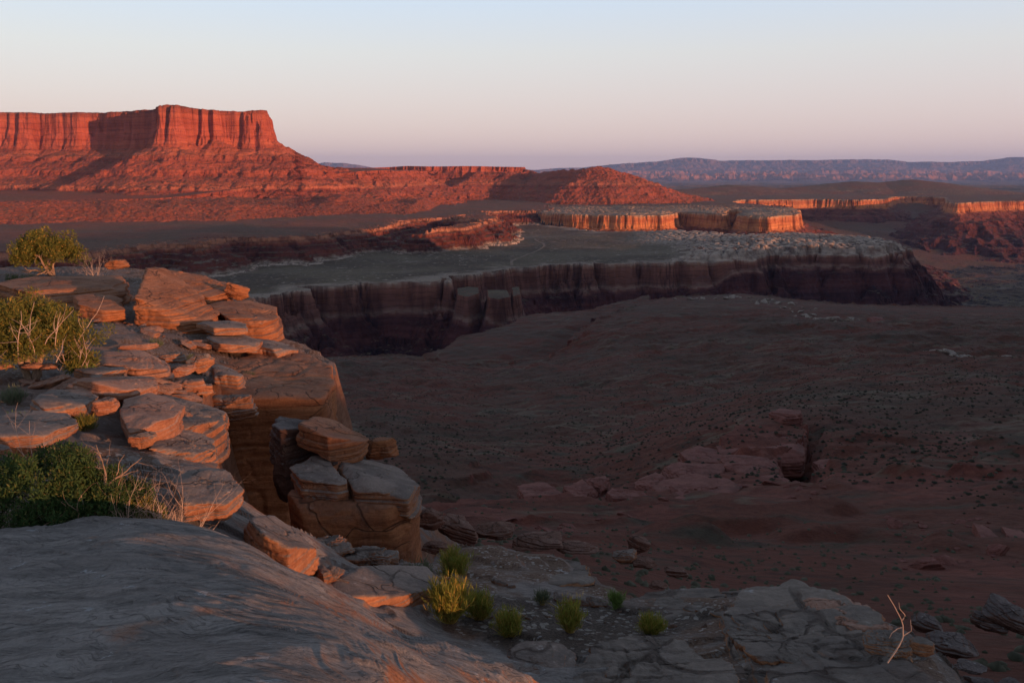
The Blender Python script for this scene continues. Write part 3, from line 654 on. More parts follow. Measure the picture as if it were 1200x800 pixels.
def bedrock_mat():
    n = NT('bedrock_stone', .85, .2)
    nz = n.sep(n.geo.outputs['Normal'])[2]; x, y, z = n.sep(n.pos)
    P = n.mapping(n.pos, (.5, 2.2, 1.2), (0, 0, .33))
    lam = n.noise(P, 5, 8, .68, .9); lamf = n.noise(n.mapping(n.pos, (.35, 3.0, 1.5), (0, 0, .33)), 16, 5, .7, 1.2)
    pn = n.noise(n.pos, 1.6, 6, .6); fine = n.noise(n.pos, 60, 5, .7)
    grey = n.mix(n.rng(pn, .35, .65), (.24, .205, .19), (.31, .27, .25))
    grey = n.mix(n.math('MULTIPLY', n.rng(lam, .42, .62), .6), grey, (.13, .11, .102))
    wp = n.n.new('ShaderNodeVectorMath'); wp.operation = 'MULTIPLY_ADD'; t_ = n.n.new('ShaderNodeTexNoise'); n.v(n.pos, t_.inputs['Vector']); t_.inputs['Scale'].default_value = 1.6; t_.inputs['Detail'].default_value = 3
    n.l.new(t_.outputs['Color'], wp.inputs[0]); wp.inputs[1].default_value = (.5, .5, .3); n.v(n.pos, wp.inputs[2])
    fl_ = n.math('FRACT', n.math('MULTIPLY', n.noise(n.mapping(wp.outputs[0], (.45, 2.3, 1.2), (0, 0, .33)), 1.8, 5, .55), 13.0))
    fl2 = n.math('FRACT', n.math('MULTIPLY', n.noise(n.mapping(wp.outputs[0], (.55, 3.4, 1.2), (0, 0, .2)), 3.1, 4, .55), 11.0))
    crease = n.math('MULTIPLY', n.rng(fl_, .14, .0), n.rng(pn, .38, .56))
    grey = n.mix(n.math('MULTIPLY', crease, .5), grey, (.085, .07, .066)); grey = n.mix(n.math('MULTIPLY', n.rng(fl2, .10, .0), .3), grey, (.10, .085, .08))
    grey = n.mix(n.math('MULTIPLY', n.rng(x, .3, 1.6), n.rng(n.noise(n.pos, 1.2, 5), .3, .7, .3, .9)), grey, (.15, .105, .085))
    red = n.mix(n.rng(n.noise(n.pos, 5, 4), .35, .65), (.30, .125, .07), (.38, .19, .11))
    m = n.noise(n.pos, 2.3, 6, .65)
    col = n.mix(n.rng(m, .60, .70), grey, n.mix(.55, grey, red))
    side = n.rng(n.math('ADD', nz, n.rng(n.noise(n.pos, 3, 5), .3, .7, -.16, .16)), .86, .60)
    warm = n.mix(n.rng(n.noise(n.mapping(n.pos, (.6, .6, 6)), 2.2, 5), .35, .65), (.24, .085, .042), (.36, .165, .09))
    col = n.mix(side, col, warm)
    # soil and gravel in the pockets away from the bare slab
    soil = n.mix(n.rng(n.noise(n.pos, 45, 4, .8), .35, .65), (.10, .052, .035), (.22, .14, .10))
    soil = n.mix(n.rng(n.sep(n.voro(n.pos, 38).outputs['Color'])[0], .90, .93), soil, (.34, .29, .26))
    far_ = n.rng(y, 4.3, 5.4); sm = n.math('MULTIPLY', n.math('MULTIPLY', n.rng(nz, .90, .97), far_), n.rng(n.noise(n.pos, .8, 4, .6), .44, .54))
    col = n.mix(n.math('MULTIPLY', n.rng(y, 5.5, 9.0), .55), col, n.mix(n.rng(n.noise(n.pos, 1.7, 6, .7), .35, .65), (.19, .092, .06), (.13, .07, .05)))
    col = n.mix(sm, col, soil)
    col = n.mix(n.math('MULTIPLY', n.attr('soil'), n.rng(n.math('ADD', n.attr('soil'), n.noise(n.pos, 7, 4)), .8, 1.0)), col, n.mix(n.rng(n.sep(n.voro(n.pos, 30).outputs['Color'])[0], .80, .9), n.mix(n.rng(n.noise(n.pos, 50, 4, .8), .35, .65), (.055, .040, .034), (.14, .10, .08)), (.27, .235, .21)))
    # pale lichen
    li = n.math('MULTIPLY', n.rng(n.noise(n.mapping(n.pos, (1, 1.6, 1)), 5.5, 6, .72, .3), .625, .66), n.rng(nz, .7, .9))
    col = n.mix(n.math('MULTIPLY', li, .75), col, (.42, .41, .42))
    col = n.mix(n.math('MULTIPLY', n.rng(n.noise(n.pos, 14, 5, .7), .64, .70), .5), col, (.36, .30, .27))
    col = n.mix(.55, col, n.ramp(fine, [(.3, (.7, .7, .7)), (.7, (1.3, 1.3, 1.3))]), 'MULTIPLY')
    b = n.bump(n.rng(fl_, 0, .2), .013, .8); b = n.bump(n.rng(fl2, 0, .25), .006, .8, b); b = n.bump(lam, .02, .6, b); b = n.bump(n.noise(n.pos, 30, 8, .75), .018, 1.0, b)
    return n.end(col, b)
terrain('bedrock', H_near, (-40, 42), 1500, (1.1, 46), 900, bedrock_mat(), smooth=True, flatw=.12, attrf=lambda X, Y, Z_: {'soil': NG['soil']})

# ---------------------------------------------------------------- rocks
def rock_mat(name, top, topv, side, sidev, scale=1.0, lichen=.5):
    n = NT(name, .88, .18); p = n.objpos()
    nz = n.sep(n.geo.outputs['Normal'])[2]
    t = n.mix(n.rng(n.noise(p, 2.2 / scale, 6, .65), .38, .62), top, topv)
    s = n.mix(n.rng(n.noise(n.mapping(p, (.5, .5, 5)), 2.4 / scale, 6, .65, .6), .36, .64), side, sidev)
    f = n.rng(n.math('ADD', nz, n.rng(n.noise(p, 2.5 / scale, 5, .7), .3, .7, -.3, .3)), .35, .80)
    col = n.mix(f, s, t)
    col = n.mix(n.math('MULTIPLY', n.rng(n.noise(n.mapping(p, (1, 1, .3)), 1.3 / scale, 5, .7), .55, .7), .5), col, (.09, .05, .042))
    col = n.mix(n.math('MULTIPLY', n.math('MULTIPLY', n.rng(n.noise(p, 9 / scale, 5, .75), .60, .68), lichen), f), col, (.40, .38, .37))
    col = n.mix(.6, col, n.ramp(n.noise(p, 34 / scale, 5, .75), [(.3, (.62, .62, .62)), (.7, (1.38, 1.38, 1.38))]), 'MULTIPLY')
    wv = n.n.new('ShaderNodeVectorMath'); wv.operation = 'MULTIPLY_ADD'; tn = n.n.new('ShaderNodeTexNoise'); n.v(p, tn.inputs['Vector']); tn.inputs['Scale'].default_value = 2.5 / scale
    n.l.new(tn.outputs['Color'], wv.inputs[0]); wv.inputs[1].default_value = (.35 * scale,) * 3; n.v(p, wv.inputs[2])
    ck = n.voro(n.mapping(wv.outputs[0], (.7, .7, 2.2)), 2.6 / scale, 'DISTANCE_TO_EDGE').outputs['Distance']; ckf = n.math('MAXIMUM', n.rng(ck, 0.0, .03), n.rng(n.noise(p, .9 / scale, 2), .46, .52))
    col = n.mix(n.math('MULTIPLY', n.math('SUBTRACT', 1.0, ckf), .55), col, (.05, .028, .022))
    b = n.bump(ckf, .03 * scale, .7); b = n.bump(n.noise(n.mapping(p, (.6, .6, 3.4)), 4.5 / scale, 8, .68, .5), .06 * scale, .6, b); b = n.bump(n.noise(p, 24 / scale, 6, .7), .014 * scale, .8, b)
    return n.end(col, b)
M_rim = rock_mat('rim_rock', (.155, .12, .105), (.25, .185, .155), (.27, .10, .05), (.37, .17, .09))
M_warm = rock_mat('warm_rock', (.29, .15, .105), (.36, .21, .155), (.27, .10, .055), (.36, .16, .09), lichen=.3)
M_orange = rock_mat('orange_rock', (.23, .098, .055), (.31, .145, .085), (.25, .085, .036), (.38, .15, .068), 1.6, lichen=.15)
M_ledge = rock_mat('ledge_rock', (.15, .12, .105), (.23, .18, .15), (.26, .11, .055), (.38, .18, .09), 3.2, lichen=.7)
M_dark = rock_mat('dark_rock', (.11, .085, .080), (.17, .13, .12), (.12, .06, .045), (.17, .09, .065))
M_red = rock_mat('red_rock', (.17, .062, .050), (.23, .088, .070), (.12, .037, .027), (.21, .070, .050), 4.0, lichen=.1)
M_brown = rock_mat('brown_rock', (.15, .075, .055), (.20, .11, .085), (.13, .05, .034), (.19, .08, .055), 1.5, lichen=.3)

_cs = {}
def cube_sphere(n):
    if n in _cs: return _cs[n]
    t = np.tan(np.linspace(-1, 1, n + 1) * math.pi / 4); a, b = np.meshgrid(t, t, indexing='ij'); o = np.ones_like(a)
    V = []; Fq = []; k = 0
    for f in ((a, b, o), (b, a, -o), (o, a, b), (-o, b, a), (b, o, a), (a, -o, b)):
        V.append(np.stack(f, -1).reshape(-1, 3)); Fq.append(grid_faces(n + 1, n + 1) + k); k += (n + 1) ** 2
    V = np.concatenate(V); Fq = np.concatenate(Fq)
    key = np.round(V * 1e5).astype(np.int64); _, ui, inv = np.unique(key, axis=0, return_index=True, return_inverse=True)
    V = V[ui]; Fq = inv.ravel()[Fq]; V = V / np.linalg.norm(V, axis=1, keepdims=True)
    c = V[Fq]; nn = np.cross(c[:, 1] - c[:, 0], c[:, 2] - c[:, 0]); flip = (nn * c.mean(1)).sum(1) < 0
    Fq[flip] = Fq[flip][:, ::-1]
    _cs[n] = (V, Fq); return _cs[n]
def hull(N, D, ext, n, p, seed, rough, strata, crack=0.0):
    """planes N.x <= D about the origin; ext: half extents used to spread the vertices"""
    S, Fq = cube_sphere(n)
    dirs = S * ext; dirs = dirs / np.linalg.norm(dirs, axis=1, keepdims=True)
    k = np.maximum(dirs @ N.T, 0) / D
    r = (k ** p).sum(1) ** (-1 / p)
    P = dirs * r[:, None]
    s = float(min(ext)); off = seed * 13.7
    sz = float(np.mean(ext))
    wz = P[:, 2] + .25 * strata[1] * noise3(np.stack([P[:, 0] / sz + off, P[:, 1] / sz, P[:, 2] * 0], -1), seed)
    def beds(t, sd):
        q = wz / t + sd * .37; b = np.floor(q); fr = q - b; z0 = np.zeros_like(b, dtype=np.int64)
        hh = _h(b.astype(np.int64), z0 + sd, z0, seed); return (hh * 2 - 1) - 1.1 * np.exp(-(np.minimum(fr, 1 - fr) / .10) ** 2)
    lay = beds(strata[1], 3) + .4 * beds(strata[1] * .37, 5)
    nrmz = np.abs(dirs[:, 2]); side = sstep(.95, .6, nrmz)
    nz = fbm3(P / (sz * .55) + off, 5, seed + 3, .55)
    h2 = np.hypot(dirs[:, 0], dirs[:, 1])[:, None]
    q3 = P / (sz * .42) + off; f1 = noise3(q3, seed + 5); f2 = noise3(q3 * 2.3 + 9, seed + 6); f3 = noise3(P / (sz * .12) + off, seed + 7)
    chip = -(np.maximum(0, .15 - np.abs(f1)) / .15) * .9 - (np.maximum(0, .2 - np.abs(f2)) / .2) * .45 + f3 * .22
    stepn = np.round(noise3(P / (sz * .6) + off + 7, seed + 8) * 3.0) / 3.0
    P = P + dirs * ((nz + .6 * chip + .8 * stepn) * rough)[:, None]
    hor = dirs * [1, 1, 0]
    P = P + hor * (lay * side * strata[0] * .62)[:, None]
    if crack:
        c = np.abs(noise3(P / (sz * .8) + off + 40, seed + 9)); P = P - dirs * (sstep(.06, 0, c) * crack)[:, None]
    return P, Fq
def P3(px, py, r):
    d = ray(px, py); k = r / math.hypot(d[0], d[1]); return np.array([d[0] * k, d[1] * k, d[2] * k])
def block(name, label, corners, h, mat, n=44, p=34, rough=.03, strata=(.04, .12), seed=1, cat='rock', group=None, batter=0.0, crack=0.0, parent=None, out=0.0):
    """corners: the upper face as (px, py, distance); h: thickness"""
    p = max(p, 60); h = h * (.78 if 21 < seed < 40 else 1.0)
    Q = np.array([P3(*c) for c in corners]); c0 = Q.mean(0)
    _, _, vt = np.linalg.svd(Q - c0); nt = vt[2] if vt[2][2] > 0 else -vt[2]
    if nt[2] < .55: nt = np.array([0, 0, 1.0])
    rt = np.random.RandomState(seed + 500).normal(size=2) * .045; nt = nt + [rt[0], rt[1], 0]; nt /= np.linalg.norm(nt)
    c = c0 - np.array([0, 0, h / 2])
    N = [nt, -nt]; D = [float(nt @ (c0 - c)) + .0, float(nt @ (c0 - c))]
    m = len(Q); ang = np.argsort(np.arctan2(Q[:, 1] - c[1], Q[:, 0] - c[0])); Q = Q[ang]
    for i in range(m):
        e = Q[(i + 1) % m] - Q[i]; nn = np.array([e[1], -e[0], 0.0]); L = np.linalg.norm(nn)
        if L < 1e-6: continue
        nn /= L; nn[2] = batter; nn /= np.linalg.norm(nn)
        dd = float(nn @ (Q[i] - c)) + out
        if dd > .02: N.append(nn); D.append(dd)
    rs = np.random.RandomState(seed); e0 = np.array([np.ptp(Q[:, 0]) / 2, np.ptp(Q[:, 1]) / 2, max(h / 2, .05)])
    for _ in range(9):                       # chipped corners and edges
        v = rs.normal(size=3); v /= np.linalg.norm(v); w = v / e0; s = np.linalg.norm(w); w /= s
        sup = max(float(w @ (q - c)) for q in Q) if w[2] > 0 else max(float(w @ (q - c - [0, 0, h])) for q in Q)
        N.append(w); D.append(sup * rs.uniform(.72, .97))
    N = np.array(N); D = np.array(D) * 1.02
    ext = np.array([np.ptp(Q[:, 0]) / 2, np.ptp(Q[:, 1]) / 2, max(h / 2, .05)])
    P, Fq = hull(N, D, ext, n, p, seed, rough, strata, crack)
    zb = P[:, 2].min(); o = mesh_np(name, P - [0, 0, zb], Fq, mat, True, parent)
    o.location = (c[0], c[1], c[2] + zb)
    if parent is None: tag(o, label, cat, group, 'thing')
    return o
def boulder(name, label, box, r, mat, n=30, seed=1, depth=.8, rough=.035, strata=(.05, .3), facets=16, p=26, yaw=None, tilt=(0, 0), cat='rock', group=None, sink=.12, crack=0.0):
    p = max(p, 45); x0, x1, y0, y1 = box; rs = np.random.RandomState(seed)
    dd = ray((x0 + x1) / 2, y1); D3 = r / math.hypot(dd[0], dd[1]) ; w = (x1 - x0) / F * D3 * (dd[1] * cp - dd[2] * sp_)
    dep = math.atan2(-dd[2], math.hypot(dd[0], dd[1])); full = (y1 - y0) / F * D3 * (dd[1] * cp - dd[2] * sp_)
    l = w * depth; hh = max(full * .35, (full - l * math.sin(dep)) / math.cos(dep))
    ext = np.array([w / 2, l / 2, hh / 2 * (1 + sink)])
    N = rs.normal(size=(facets, 3)); N /= np.linalg.norm(N, axis=1, keepdims=True); N[:, 2] *= .8
    N = np.vstack([N, [[0, 0, 1], [0, 0, -1], [1, 0, .1], [-1, 0, .1], [0, 1, .1], [0, -1, .15]]]); N /= np.linalg.norm(N, axis=1, keepdims=True)
    D = np.concatenate([rs.uniform(.80, 1.0, facets), [.9, .95, .98, .98, .95, .95]])
    # planes in unit space -> stretched space
    N2 = N / ext; s = np.linalg.norm(N2, axis=1); N2 /= s[:, None]; D2 = D / s
    P, Fq = hull(N2, D2, ext, n, p, seed, rough * w, (strata[0] * w, strata[1] * hh), crack * w)
    if tilt != (0, 0):
        a, b = tilt; ca, sa = math.cos(a), math.sin(a); P = P @ np.array([[ca, 0, -sa], [0, 1, 0], [sa, 0, ca]]); ca, sa = math.cos(b), math.sin(b); P = P @ np.array([[1, 0, 0], [0, ca, sa], [0, -sa, ca]])
    zb = P[:, 2].min()
    o = mesh_np(name, P - [0, 0, zb], Fq, mat, True)
    q = P3((x0 + x1) / 2, y1, r); u = q[:2] / np.linalg.norm(q[:2])
    az = -math.atan2(q[0], q[1]); o.rotation_euler = (0, 0, az + (yaw or 0))
    o.location = (q[0] + u[0] * l * .5, q[1] + u[1] * l * .5, q[2] - hh * sink)
    tag(o, label, cat, group, 'thing'); return o

# the split tower block across the chasm
block('sandstone_block', 'huge square orange-brown sandstone block standing alone across the dark chasm', [(333, 590, 10.0), (362, 585, 9.1), (421, 585, 9.05), (477, 591, 9.0), (494, 592, 9.9), (440, 560, 11.2), (360, 556, 11.2)], 1.5, M_orange, n=90, p=60, rough=.03, strata=(.010, .30), seed=3, cat='rock block')
block('rock_slab', 'grey-topped slab lying on the left of the huge orange block', [(341, 546, 10.1), (366, 529, 10.8), (392, 535, 10.7), (412, 563, 9.45), (385, 570, 9.3), (356, 568, 9.4)], .42, M_rim, n=60, p=40, rough=.03, strata=(.03, .07), seed=5)
block('rock_slab', 'grey-topped slab with a dark crack lying on the right of the huge orange block', [(390, 536, 10.7), (405, 528, 11.2), (462, 534, 11.3), (478, 555, 10.5), (494, 580, 9.8), (479, 581, 9.1), (416, 564, 9.35)], .34, M_rim, n=64, p=40, rough=.03, strata=(.04, .07), seed=6)
block('rock_slab', 'dark overhanging slab on the left shoulder behind the huge orange block', [(313, 491, 11.6), (330, 486, 12.4), (395, 489, 12.3), (400, 505, 11.6), (352, 508, 11.2), (330, 510, 11.0)], .55, M_dark, n=56, p=36, rough=.04, strata=(.05, .1), seed=7)
block('rock_slab', 'red-brown wedge-shaped cap rock on top of the stacked slabs', [(349, 501, 10.9), (366, 490, 11.8), (392, 490, 11.9), (436, 518, 10.9), (418, 513, 10.6), (384, 508, 10.4)], .30, M_orange, n=56, p=40, rough=.025, strata=(.03, .08), seed=8)
boulder('boulder', 'small broken red rock behind the right end of the stacked slabs', (428, 466, 506, 540), 11.6, M_orange, seed=9, strata=(.08, .2))
boulder('boulder', 'dark narrow rock wedged in the gap left of the huge orange block', (322, 352, 520, 585), 11.0, M_dark, seed=10, depth=1.0, strata=(.05, .3))
# the promontory ledge on the far side of the chasm
block('rock_ledge', 'broad flat promontory ledge with a smooth brown wall above the chasm', [(232, 452, 14.6), (262, 457, 13.9), (376, 462, 13.7), (392, 446, 15.0), (388, 428, 16.6), (340, 410, 18.5), (250, 415, 18.0), (225, 430, 16.5)], 2.6, M_orange, n=90, p=60, rough=.06, strata=(.015, .5), seed=11, cat='rock ledge')
# outcrop at the far end of the rim
block('rock_ledge', 'low warm ledge left of the dark cleft, broken along its front', [(-10, 330, 24), (60, 322, 26), (130, 318, 26), (148, 326, 24), (146, 338, 22), (100, 342, 21.5), (40, 342, 21.5)], .75, M_orange, n=60, rough=.06, strata=(.10, .14), seed=12, cat='rock ledge')
block('rock_slab', 'long low rust-coloured slab in front of the dark cleft', [(85, 345, 20.6), (120, 340, 21.3), (142, 350, 20.5), (146, 362, 19.3), (120, 360, 19.2), (92, 354, 19.6)], .34, M_orange, n=44, rough=.03, seed=13)
block('rock_slab', 'big tilted angular slab leaning right of the dark cleft', [(170, 310, 21.5), (192, 315, 22), (252, 358, 20.5), (256, 372, 19.2), (215, 372, 18.7), (158, 352, 19.2), (162, 338, 20)], .75, M_orange, n=70, p=36, rough=.045, strata=(.06, .1), seed=14)
block('rock_ledge', 'bright layered orange ledge behind the tilted slab', [(190, 319, 24.5), (240, 320, 25), (266, 325, 24.5), (270, 335, 23), (240, 342, 21.8), (200, 338, 22.5)], .75, M_orange, n=60, rough=.05, strata=(.12, .12), seed=15, cat='rock ledge')
boulder('boulder', 'dark leaning rock at the right end of the bright layered ledge', (264, 292, 333, 352), 22.5, M_orange, seed=16, tilt=(.35, 0), depth=.6)
block('rock_ledge', 'undercut orange ledge jutting over the canyon at the end of the outcrop', [(245, 353, 21), (290, 350, 22), (326, 360, 21.5), (331, 373, 20.0), (318, 378, 19.0), (270, 372, 19.2)], .62, M_orange, n=64, rough=.05, strata=(.12, .16), seed=17, cat='rock ledge')
block('rock_slab', 'thin pale-edged slab lying below the outcrop on bare ground', [(229, 376, 18.3), (262, 373, 18.9), (290, 378, 18.4), (291, 384, 17.8), (250, 384, 17.6)], .16, M_rim, n=40, rough=.02, seed=18)
boulder('boulder', 'small sunlit orange rock on the rim beside the dead bush', (124, 151, 303, 315), 27, M_orange, seed=19, depth=.7)
block('rock_slab', 'pale grey flat slab on the slope above the promontory', [(240, 392, 17.6), (275, 388, 18.4), (308, 397, 17.9), (300, 404, 17.1), (258, 402, 16.9)], .18, M_rim, n=40, rough=.02, seed=20)
block('rock_slab', 'pale grey slab beside the canyon edge above the promontory', [(300, 394, 18.6), (330, 398, 18.6), (350, 410, 17.8), (325, 412, 17.2), (303, 404, 17.6)], .2, M_rim, n=36, rough=.02, seed=21)
# ledge rocks left of the chasm
block('boulder', 'large pink sunlit wedge-shaped boulder at the middle of the rim ledge', [(142, 480, 8.9), (146, 460, 9.9), (165, 458, 10.2), (200, 470, 9.7), (214, 474, 9.3), (205, 486, 8.7), (180, 492, 8.4), (150, 494, 8.4)], .36, M_warm, n=70, p=34, rough=.02, strata=(.02, .1), seed=22, cat='rock')
boulder('boulder', 'small square pink rock left of the large wedge-shaped boulder', (108, 142, 463, 487), 9.0, M_warm, seed=23)
block('rock_slab', 'flat sunlit slab with a rounded orange nose left of the big boulder', [(80, 446, 10.8), (115, 433, 11.8), (150, 432, 11.8), (180, 441, 11.2), (184, 450, 10.6), (150, 456, 10.1), (112, 452, 10.2)], .24, M_warm, n=50, p=24, rough=.03, seed=24)
block('rock_slab', 'long low slab with a flat grey back behind the orange-nosed slab', [(84, 432, 12.0), (110, 426, 12.5), (145, 426, 12.6), (150, 434, 11.9), (112, 440, 11.3)], .16, M_rim, n=40, p=24, rough=.03, seed=25)
block('rock_slab', 'stacked pink slabs at the top of the sunlit ledge rocks', [(115, 413, 13.4), (140, 410, 14.0), (180, 414, 13.8), (200, 424, 13.2), (198, 432, 12.6), (160, 430, 12.5), (122, 424, 12.8)], .26, M_warm, n=56, p=24, rough=.03, strata=(.10, .07), seed=26)
boulder('boulder', 'grey block behind the stacked pink slabs', (186, 218, 411, 427), 14.0, M_rim, seed=27)
boulder('boulder', 'small orange rock right of the stacked pink slabs', (200, 230, 425, 441), 12.9, M_warm, seed=28)
boulder('boulder', 'upright brown rock against the ledge right of the pink slabs', (220, 252, 412, 436), 13.6, M_rim, seed=29, depth=.6)
block('rock_slab', 'dark tilted slab with a split front resting above the chasm head', [(245, 428, 14.2), (254, 423, 14.8), (268, 426, 14.6), (288, 442, 13.6), (280, 445, 13.2), (250, 437, 13.4)], .26, M_rim, n=44, p=24, rough=.03, strata=(.05, .06), seed=30)
boulder('boulder', 'layered grey rock perched over the head of the chasm', (250, 299, 457, 496), 12.6, M_rim, seed=31, strata=(.05, .12), tilt=(-.1, 0), n=44)
boulder('boulder', 'orange rock between the pink slabs and the perched grey rock', (203, 240, 440, 464), 12.0, M_warm, seed=32)
boulder('boulder', 'small grey rock beside the head of the chasm', (228, 250, 448, 466), 12.0, M_rim, seed=33)
block('rock_ledge', 'thick layered grey ledge block between the big boulder and the chasm', [(150, 478, 10.0), (190, 462, 11.5), (225, 463, 11.8), (262, 478, 10.8), (262, 492, 10.0), (225, 500, 9.3), (185, 505, 8.9)], .75, M_rim, n=70, p=24, rough=.04, strata=(.07, .12), seed=34, cat='rock ledge')
block('rock_slab', 'lower grey slab under the layered ledge beside the chasm', [(170, 512, 8.6), (215, 503, 9.4), (250, 512, 9.0), (255, 524, 8.5), (228, 530, 8.1), (180, 530, 8.0)], .26, M_rim, n=56, p=24, rough=.03, strata=(.05, .1), seed=35)
boulder('boulder', 'small brown rock tucked below the large wedge-shaped boulder', (152, 184, 502, 526), 8.1, M_rim, seed=36)
block('rock_slab', 'grey slab with an orange lit end behind the dead branches', [(200, 552, 6.9), (235, 545, 7.2), (270, 558, 6.9), (285, 572, 6.5), (264, 584, 6.2), (215, 580, 6.2)], .17, M_rim, n=56, p=24, rough=.025, strata=(.03, .1), seed=37)
block('rock_slab', 'low grey flat rock left of the small square rock', [(34, 466, 9.5), (60, 456, 10.3), (100, 455, 10.4), (116, 464, 9.8), (100, 474, 9.1), (50, 474, 9.1)], .16, M_rim, n=44, p=24, rough=.025, seed=38)
block('rock_slab', 'flat grey slab below the small shrubs at the left edge', [(-20, 490, 8.4), (30, 483, 8.8), (75, 486, 8.6), (90, 496, 8.1), (50, 505, 7.7), (-10, 505, 7.7)], .14, M_rim, n=44, p=24, rough=.025, seed=39)
boulder('boulder', 'rounded grey rock at the left edge above the dark juniper', (-22, 14, 519, 538), 7.4, M_rim, seed=40, p=14)
boulder('boulder', 'small sunlit rock under the big shrub, left of its stems', (26, 48, 424, 434), 12.2, M_warm, seed=41)
boulder('boulder', 'small sunlit rock under the right side of the big shrub', (48, 68, 425, 434), 12.2, M_warm, seed=42)
boulder('boulder', 'flat orange rock at the left edge under the big shrub', (-6, 14, 424, 433), 12.3, M_warm, seed=43)
boulder('boulder', 'small orange stone on bare dirt above the pink slabs', (140, 185, 400, 411), 14.6, M_warm, seed=44, depth=.5)
# rocks on the lower ledge in front
block('rock_slab', 'long grey ledge slab with a dark hollow under its front, mid foreground', [(480, 676, 7.3), (540, 656, 8.2), (620, 650, 8.6), (690, 668, 8.0), (698, 684, 7.3), (620, 690, 7.0), (540, 684, 7.0)], .30, M_ledge, n=70, p=24, rough=.05, strata=(.05, .1), seed=45, crack=.02)
block('boulder', 'flat-topped rock with a dark purple face behind the yellow bushes', [(552, 652, 8.3), (565, 641, 9.0), (605, 642, 9.0), (622, 652, 8.4), (614, 664, 7.8), (560, 664, 7.8)], .28, M_dark, n=48, p=34, rough=.02, seed=46, cat='rock')
boulder('boulder', 'rough grey rock on the slope under the huge orange block', (352, 412, 625, 658), 7.0, M_rim, seed=47, n=44, rough=.08)
boulder('boulder', 'knobbly grey rock at the foot of the huge orange block', (400, 470, 640, 672), 6.9, M_rim, seed=48, n=44, rough=.08, depth=.6)
block('boulder', 'large rounded grey boulder with orange streaks at the bottom of the picture', [(668, 782, 5.0), (700, 750, 5.5), (770, 740, 5.9), (830, 755, 5.6), (864, 790, 5.0), (840, 830, 4.5), (690, 830, 4.5)], .6, M_ledge, n=80, p=12, rough=.05, strata=(.02, .15), seed=49, cat='rock')
block('rock_ledge', 'wide grey and orange ledge rock in the right foreground with a dead twig', [(830, 735, 5.9), (870, 695, 6.9), (930, 686, 7.2), (1010, 708, 6.6), (1058, 738, 6.0), (1100, 775, 5.3), (1130, 850, 4.5), (850, 850, 4.5)], .7, M_ledge, n=100, p=24, rough=.07, strata=(.05, .14), seed=50, cat='rock ledge', crack=.03)
block('rock_slab', 'grey shelf with an orange broken edge along the back of the right ledge', [(800, 712, 6.6), (850, 690, 7.3), (920, 684, 7.5), (980, 697, 7.2), (960, 715, 6.6), (880, 722, 6.3)], .34, M_ledge, n=70, p=24, rough=.05, strata=(.06, .1), seed=51, crack=.02)
block('rock_slab', 'flat grey slab between the small yellow bush and the rubble slope', [(735, 705, 6.9), (770, 690, 7.4), (840, 690, 7.3), (850, 706, 6.8), (800, 724, 6.3), (745, 722, 6.4)], .22, M_ledge, n=56, p=24, rough=.04, seed=52)
boulder('boulder', 'narrow orange-topped rock beside the rounded boulder and the bare slab', (590, 676, 768, 815), 4.9, M_rim, seed=53, n=50, depth=1.2, p=14)
block('rock_slab', 'upturned rock plate with an orange broken lip above the dead twig', [(930, 706, 6.5), (975, 694, 6.9), (1030, 712, 6.5), (1046, 730, 6.1), (1000, 738, 5.9), (945, 724, 6.2)], .26, M_warm, n=60, p=30, rough=.04, strata=(.05, .06), seed=54)
block('rock_slab', 'dark grey rounded back of rock in the middle of the right foreground ledge', [(850, 735, 5.9), (880, 716, 6.4), (940, 722, 6.3), (985, 742, 5.8), (960, 770, 5.3), (880, 772, 5.3)], .30, M_ledge, n=70, p=16, rough=.05, strata=(.02, .1), seed=55)
boulder('boulder', 'orange-brown crumbling rock at the outer end of the right foreground ledge', (1010, 1070, 735, 775), 5.5, M_ledge, seed=56, n=44, rough=.06)
boulder('boulder', 'small square orange rock on the outer edge of the right foreground ledge', (1062, 1092, 742, 770), 5.6, M_ledge, seed=57, n=30)
block('rock_slab', 'grey ledge slab at the foot of the huge orange block', [(380, 676, 5.9), (430, 664, 6.5), (500, 668, 6.7), (520, 684, 6.3), (470, 700, 5.9), (410, 698, 5.7)], .18, M_rim, n=56, p=40, rough=.012, strata=(.012, .07), seed=58)
block('rock_slab', 'cracked grey slab along the edge of the chasm by the bare slab', [(285, 598, 6.2), (318, 592, 6.7), (350, 622, 6.4), (372, 646, 6.0), (345, 652, 5.6), (310, 632, 5.7)], .22, M_rim, n=56, p=40, rough=.015, strata=(.015, .07), seed=59)
